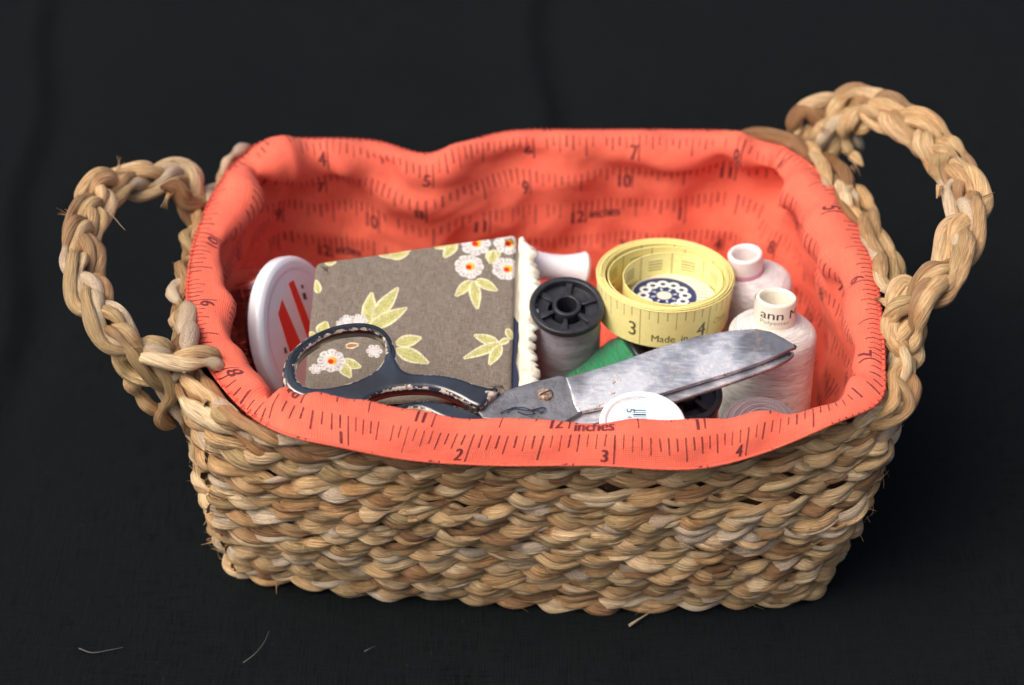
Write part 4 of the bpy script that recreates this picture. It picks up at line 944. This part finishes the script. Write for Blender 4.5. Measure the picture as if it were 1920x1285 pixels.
def label_disc(name, O, ax, r, mat, parent, org, ex=(1, 0, 0), lift=.0):
    f = Frame(O+nrm(ax)*lift, ax, ex); a = np.linspace(0, 2*PI, 64, endpoint=False); rr = np.array([.001, r*.5, r*.97, r]); hh = np.array([0, 0, 0, -.03])
    G = f.W(rr[None]*np.cos(a)[:, None], rr[None]*np.sin(a)[:, None], np.broadcast_to(hh, (64, 4)))
    V, F, _ = grid(G, cu=True); L = (V-f.O); uvv = np.stack([(L@f.ex)/(2*r)+.5, (L@f.ey)/(2*r)+.5], 1); mb = MB(); mb.add(V, F[:, ::-1], uvv[F[:, ::-1].ravel()]); return mb.build(name, mat, parent, org)
CRM = plastic('cream_reel', (.72, .66, .55), .5, .1)
lathe_part('flange', [(.2, .0), (1.55, 0), (1.62, -.06), (1.62, -.28), (1.2, -.35)], RO, TAX, CRM, reel, org)
lathe_part('thread', windings(1.25, 1.25, -.3, -4.8, 77, dome=0), RO, TAX, thread_mat('pale_yellow_thread', (.6, .52, .3)), reel, org, round_=False)
lathe_part('flange', [(.2, -4.7), (1.62, -4.75), (1.62, -5), (.2, -5)], RO, TAX, CRM, reel, org)
label_disc('label', RO, TAX, 1.5, label_mat('reel_label', IR, 3.2), reel, org, lift=.025)

# ---- green thread spool under the tape ---------------------------------------------------
GAX = nrm([.55, .12, .60]); GO = PZ(1225, 662, 6.5); org = GO-GAX*5
gs = thing('thread_spool', 'bright green thread spool leaning under the yellow tape', 'spool', org)
GREEN = thread_mat('green_thread', (.012, .27, .10), tint=(.008, .17, .06))
lathe_part('thread', windings(1.30, 1.95, -.3, -4.8, 31, dome=0, belly=.12), GO, GAX, GREEN, gs, org, round_=False)
lathe_part('flange', [(.4, -.1), (1.05, -.1), (1.12, -.16), (1.12, -.26), (1.0, -.3), (.6, -.3)], GO, GAX, BLK, gs, org)
lathe_part('flange', [(.4, -4.8), (1.5, -4.8), (1.55, -4.86), (1.55, -5), (.4, -5)], GO, GAX, BLK, gs, org)

# ---- white spool lying behind the grey one ---------------------------------------------------
WAX = nrm([1, .10, -.18]); WO = PZ(1098, 507, 7.4); org = WO-WAX*3+[0, 0, -.9]
ws = thing('thread_spool', 'small pinkish white spool lying on its side behind the grey spool', 'spool', org)
q_ = np.linspace(0, 1, 40); rr_ = .50+.20*np.abs(2*q_-1)**2.2
SAT = Mat('white_satin_plastic', rough=.22, spec=.6); nn_ = SAT.noise(SAT.uv(1, 1), 1.2, 2, .5); SAT.set('Base Color', SAT.ramp(SAT.math('MULTIPLY', nn_, 1.0), [(.4, (.78, .70, .74)), (.6, (.84, .82, .84))])); SAT.bump(nn_, .05, .3)
lathe_part('barrel', list(zip(rr_, -.12-q_*2.2)), WO, WAX, SAT.m, ws, org, round_=False)
lathe_part('flange', [(.15, .08), (.55, .08), (.66, .02), (.71, -.08), (.69, -.14), (.45, -.18)], WO, WAX, plastic('white_plastic', (.80, .76, .76), .3, .05), ws, org)
lathe_part('flange', [(.5, -2.25), (.7, -2.3), (.7, -2.45), (.2, -2.45)], WO, WAX, SAT.m, ws, org)

# ---- front spools ---------------------------------------------------------------------------
# white-lidded spool with a bar code label
LX = nrm([.02, -.16, 1]); LO = PZ(1205, 792, 8.45); org = LO-LX*5
s_ = thing('thread_spool', 'white-topped spool with a pale blue bar code label, below the scissors blade', 'spool', org)
cvw = Cv(2.8, 2.8, 110, (.86, .86, .85)); cvw.disc(1.4, 1.4, 1.18, (.60, .76, .84), n=50)
cvw.poly([(1.62, .2), (1.75, .1), (2.62, .9), (2.6, 2.2), (1.72, 2.62), (1.62, 2.5)], (.86, .88, .88))
for k, wd in enumerate([.05, .03, .08, .03, .05, .09, .03, .06, .04, .08, .03, .05]):
    y_ = 2.08-k*.115; cvw.line((1.05, y_), (1.56, y_), wd, (.03, .04, .06))
cvw.text('5', .80, 2.18, .34, (.05, .09, .16), -PI/2, dil=.01); cvw.text('40', .80, 1.8, .22, (.05, .09, .16), -PI/2)
cvw.text('100m', 1.80, 2.22, .22, (.35, .45, .52), -PI/2); cvw.text('100%', 2.12, 2.1, .20, (.45, .52, .58), -PI/2)
IW = cvw.img('bar_code_label'); IW.colorspace_settings.name = 'Non-Color'
WPL = plastic('glossy_white_plastic', (.82, .80, .77), .28, .04)
lathe_part('flange', [(.1, -.06), (1.20, -.06), (1.24, .02), (1.30, .05), (1.40, .04), (1.46, -.03), (1.46, -.22), (1.38, -.28), (.8, -.3)], LO, LX, WPL, s_, org)
label_disc('label', LO, LX, 1.20, label_mat('bar_code_paper', IW, 2.8, .35), s_, org, lift=-.045)
RED_T = thread_mat('dark_red_thread', (.25, .012, .015))
lathe_part('thread', windings(1.25, 1.25, -.28, -4.8, 55, dome=0), LO, LX, RED_T, s_, org, round_=False)
lathe_part('flange', [(.3, -4.75), (1.46, -4.8), (1.46, -5), (.3, -5)], LO, LX, WPL, s_, org)
# dark spool with olive green thread
spoked_spool('thread_spool', 'olive green thread on a dark flanged spool, partly under the scissors blades', (1280, 732), 7.5, (.10, -.20, 1), 1.42, 5.0, thread_mat('olive_thread', (.085, .14, .03)), plastic('dark_plum_plastic', (.026, .020, .024), .3, .3))
# mauve cone end
MX = nrm([.05, -.25, 1]); MO = PZ(1432, 792, 8.0); org = MO-MX*4.6
ms = thing('thread_spool', 'mauve brown thread spool low in the front right of the basket', 'spool', org)
MAUVE = thread_mat('mauve_thread', (.17, .115, .12), pitch=.10)
P_ = [(0.02, .10)]+[(r_, .10+.30*0-.42*(r_/1.35)**2.2+.035*math.sin(r_*26)) for r_ in np.linspace(.1, 1.35, 70)]+[(1.40+.02*math.sin(k*1.9), -.42-.09*k) for k in range(44)]+[(.3, -4.5)]
lathe_part('thread', P_, MO, MX, MAUVE, ms, org, round_=False)
lathe_part('flange', [(.3, -4.42), (1.3, -4.5), (1.3, -4.6), (.3, -4.6)], MO, MX, BLK, ms, org)

# ---- round pin box standing on edge at the left -------------------------------------------
PA = nrm([.90, -.30, .34]); PO = PZ(566, 622, 6.4); org = PO-nrm([0, 0, 1.])*3.2
box = thing('pin_box', 'round pin box standing on edge, white lid with red stripes, left of the needle book', 'box', org)
m = Mat('milky_plastic', rough=.28, spec=.5, base=(.76, .755, .78)); m.p.inputs['Subsurface Weight'].default_value = .15; m.p.inputs['Subsurface Radius'].default_value = (.004, .004, .005); MILK = m.m
PR = 2.85
lathe_part('lid', [(.02, 0), (PR*.80, 0), (PR*.84, .03), (PR*.93, .03), (PR*.98, -.04), (PR, -.14), (PR, -.50), (PR*.97, -.56), (PR*.9, -.56)], PO, PA, MILK, box, org, n=96)
m = Mat('clear_box', rough=.06, spec=.5, base=(.9, .9, .92)); m.p.inputs['Transmission Weight'].default_value = 1; m.p.inputs['IOR'].default_value = 1.2
scr = m.noise(m.uv(2, .3), 1.5, 3, .6); m.set('Roughness', m.ramp(scr, [(.5, .03), (.65, .3)])); CLEAR = m.m
lathe_part('clear_body', [(PR*.95, -.4), (PR*.95, -2.0), (PR*.90, -2.12), (.02, -2.12), (.02, -2.06), (PR*.88, -2.06), (PR*.92, -1.95), (PR*.92, -.4)], PO, PA, CLEAR, box, org, n=96)
m = simple('pin_backing', (.10, .02, .025), .5)
lathe_part('dark_insert', [(.02, -.62), (PR*.88, -.62), (PR*.88, -.9), (.02, -.9)], PO, PA, m.m, box, org, n=64)
PF = Frame(PO+PA*.012, PA, np.array([0, 1., .2]))
def pp(pts): return np.array([PF.px(440+.30208*x, 420+.30208*y) for x, y in pts])
RED = simple('red_print', (.72, .025, .02), .35)
for P in ([(335, 370), (365, 348), (480, 640), (500, 760), (450, 700)], [(270, 560), (295, 468), (420, 760), (345, 800)]):
    mb = MB(); plate(mb, pp(P), [], PF, .01, .002, steps=1); mb.build('red_stripe', RED.m, box, org)
INK = simple('black_print', (.02, .03, .04), .5)
for P in ([(412, 380), (425, 378), (430, 400), (418, 402)], [(420, 430), (440, 428), (450, 470), (430, 470)], [(306, 770), (318, 765), (328, 800), (312, 805)]):
    mb = MB(); plate(mb, pp(P), [], PF, .008, .002, steps=1); mb.build('print_mark', INK.m, box, org)

# ---- lint on the cloth -------------------------------------------------------------------
LINT = simple('lint', (.09, .088, .08), .8)
for k, (pts, r_, lb) in enumerate([([(148, 1216), (172, 1224), (200, 1220), (230, 1214)], .022, 'pale curved lint hair on the black cloth at the lower left'),
        ([(456, 1243), (478, 1226), (495, 1205), (504, 1184)], .020, 'pale bent lint hair on the black cloth below the left basket corner'),
        ([(683, 1222), (692, 1217), (703, 1212)], .018, 'tiny short lint hair on the black cloth below the basket front'),
        ([(1180, 1173), (1200, 1160), (1226, 1144)], .05, 'loose straw splinter on the black cloth under the basket front')]):
    P = cr([PZ(x, y, .12+.05*(i % 2)) for i, (x, y) in enumerate(pts)], 24); mb = MB(); tube(mb, P, r_*np.linspace(1.2, .35, 24), 6, (.62, .5, .33, 0))
    tag(mb.build('straw_splinter' if k == 3 else 'lint_hair', STRAW if k == 3 else LINT.m, None, P[0]), lb, 'straw' if k == 3 else 'lint')
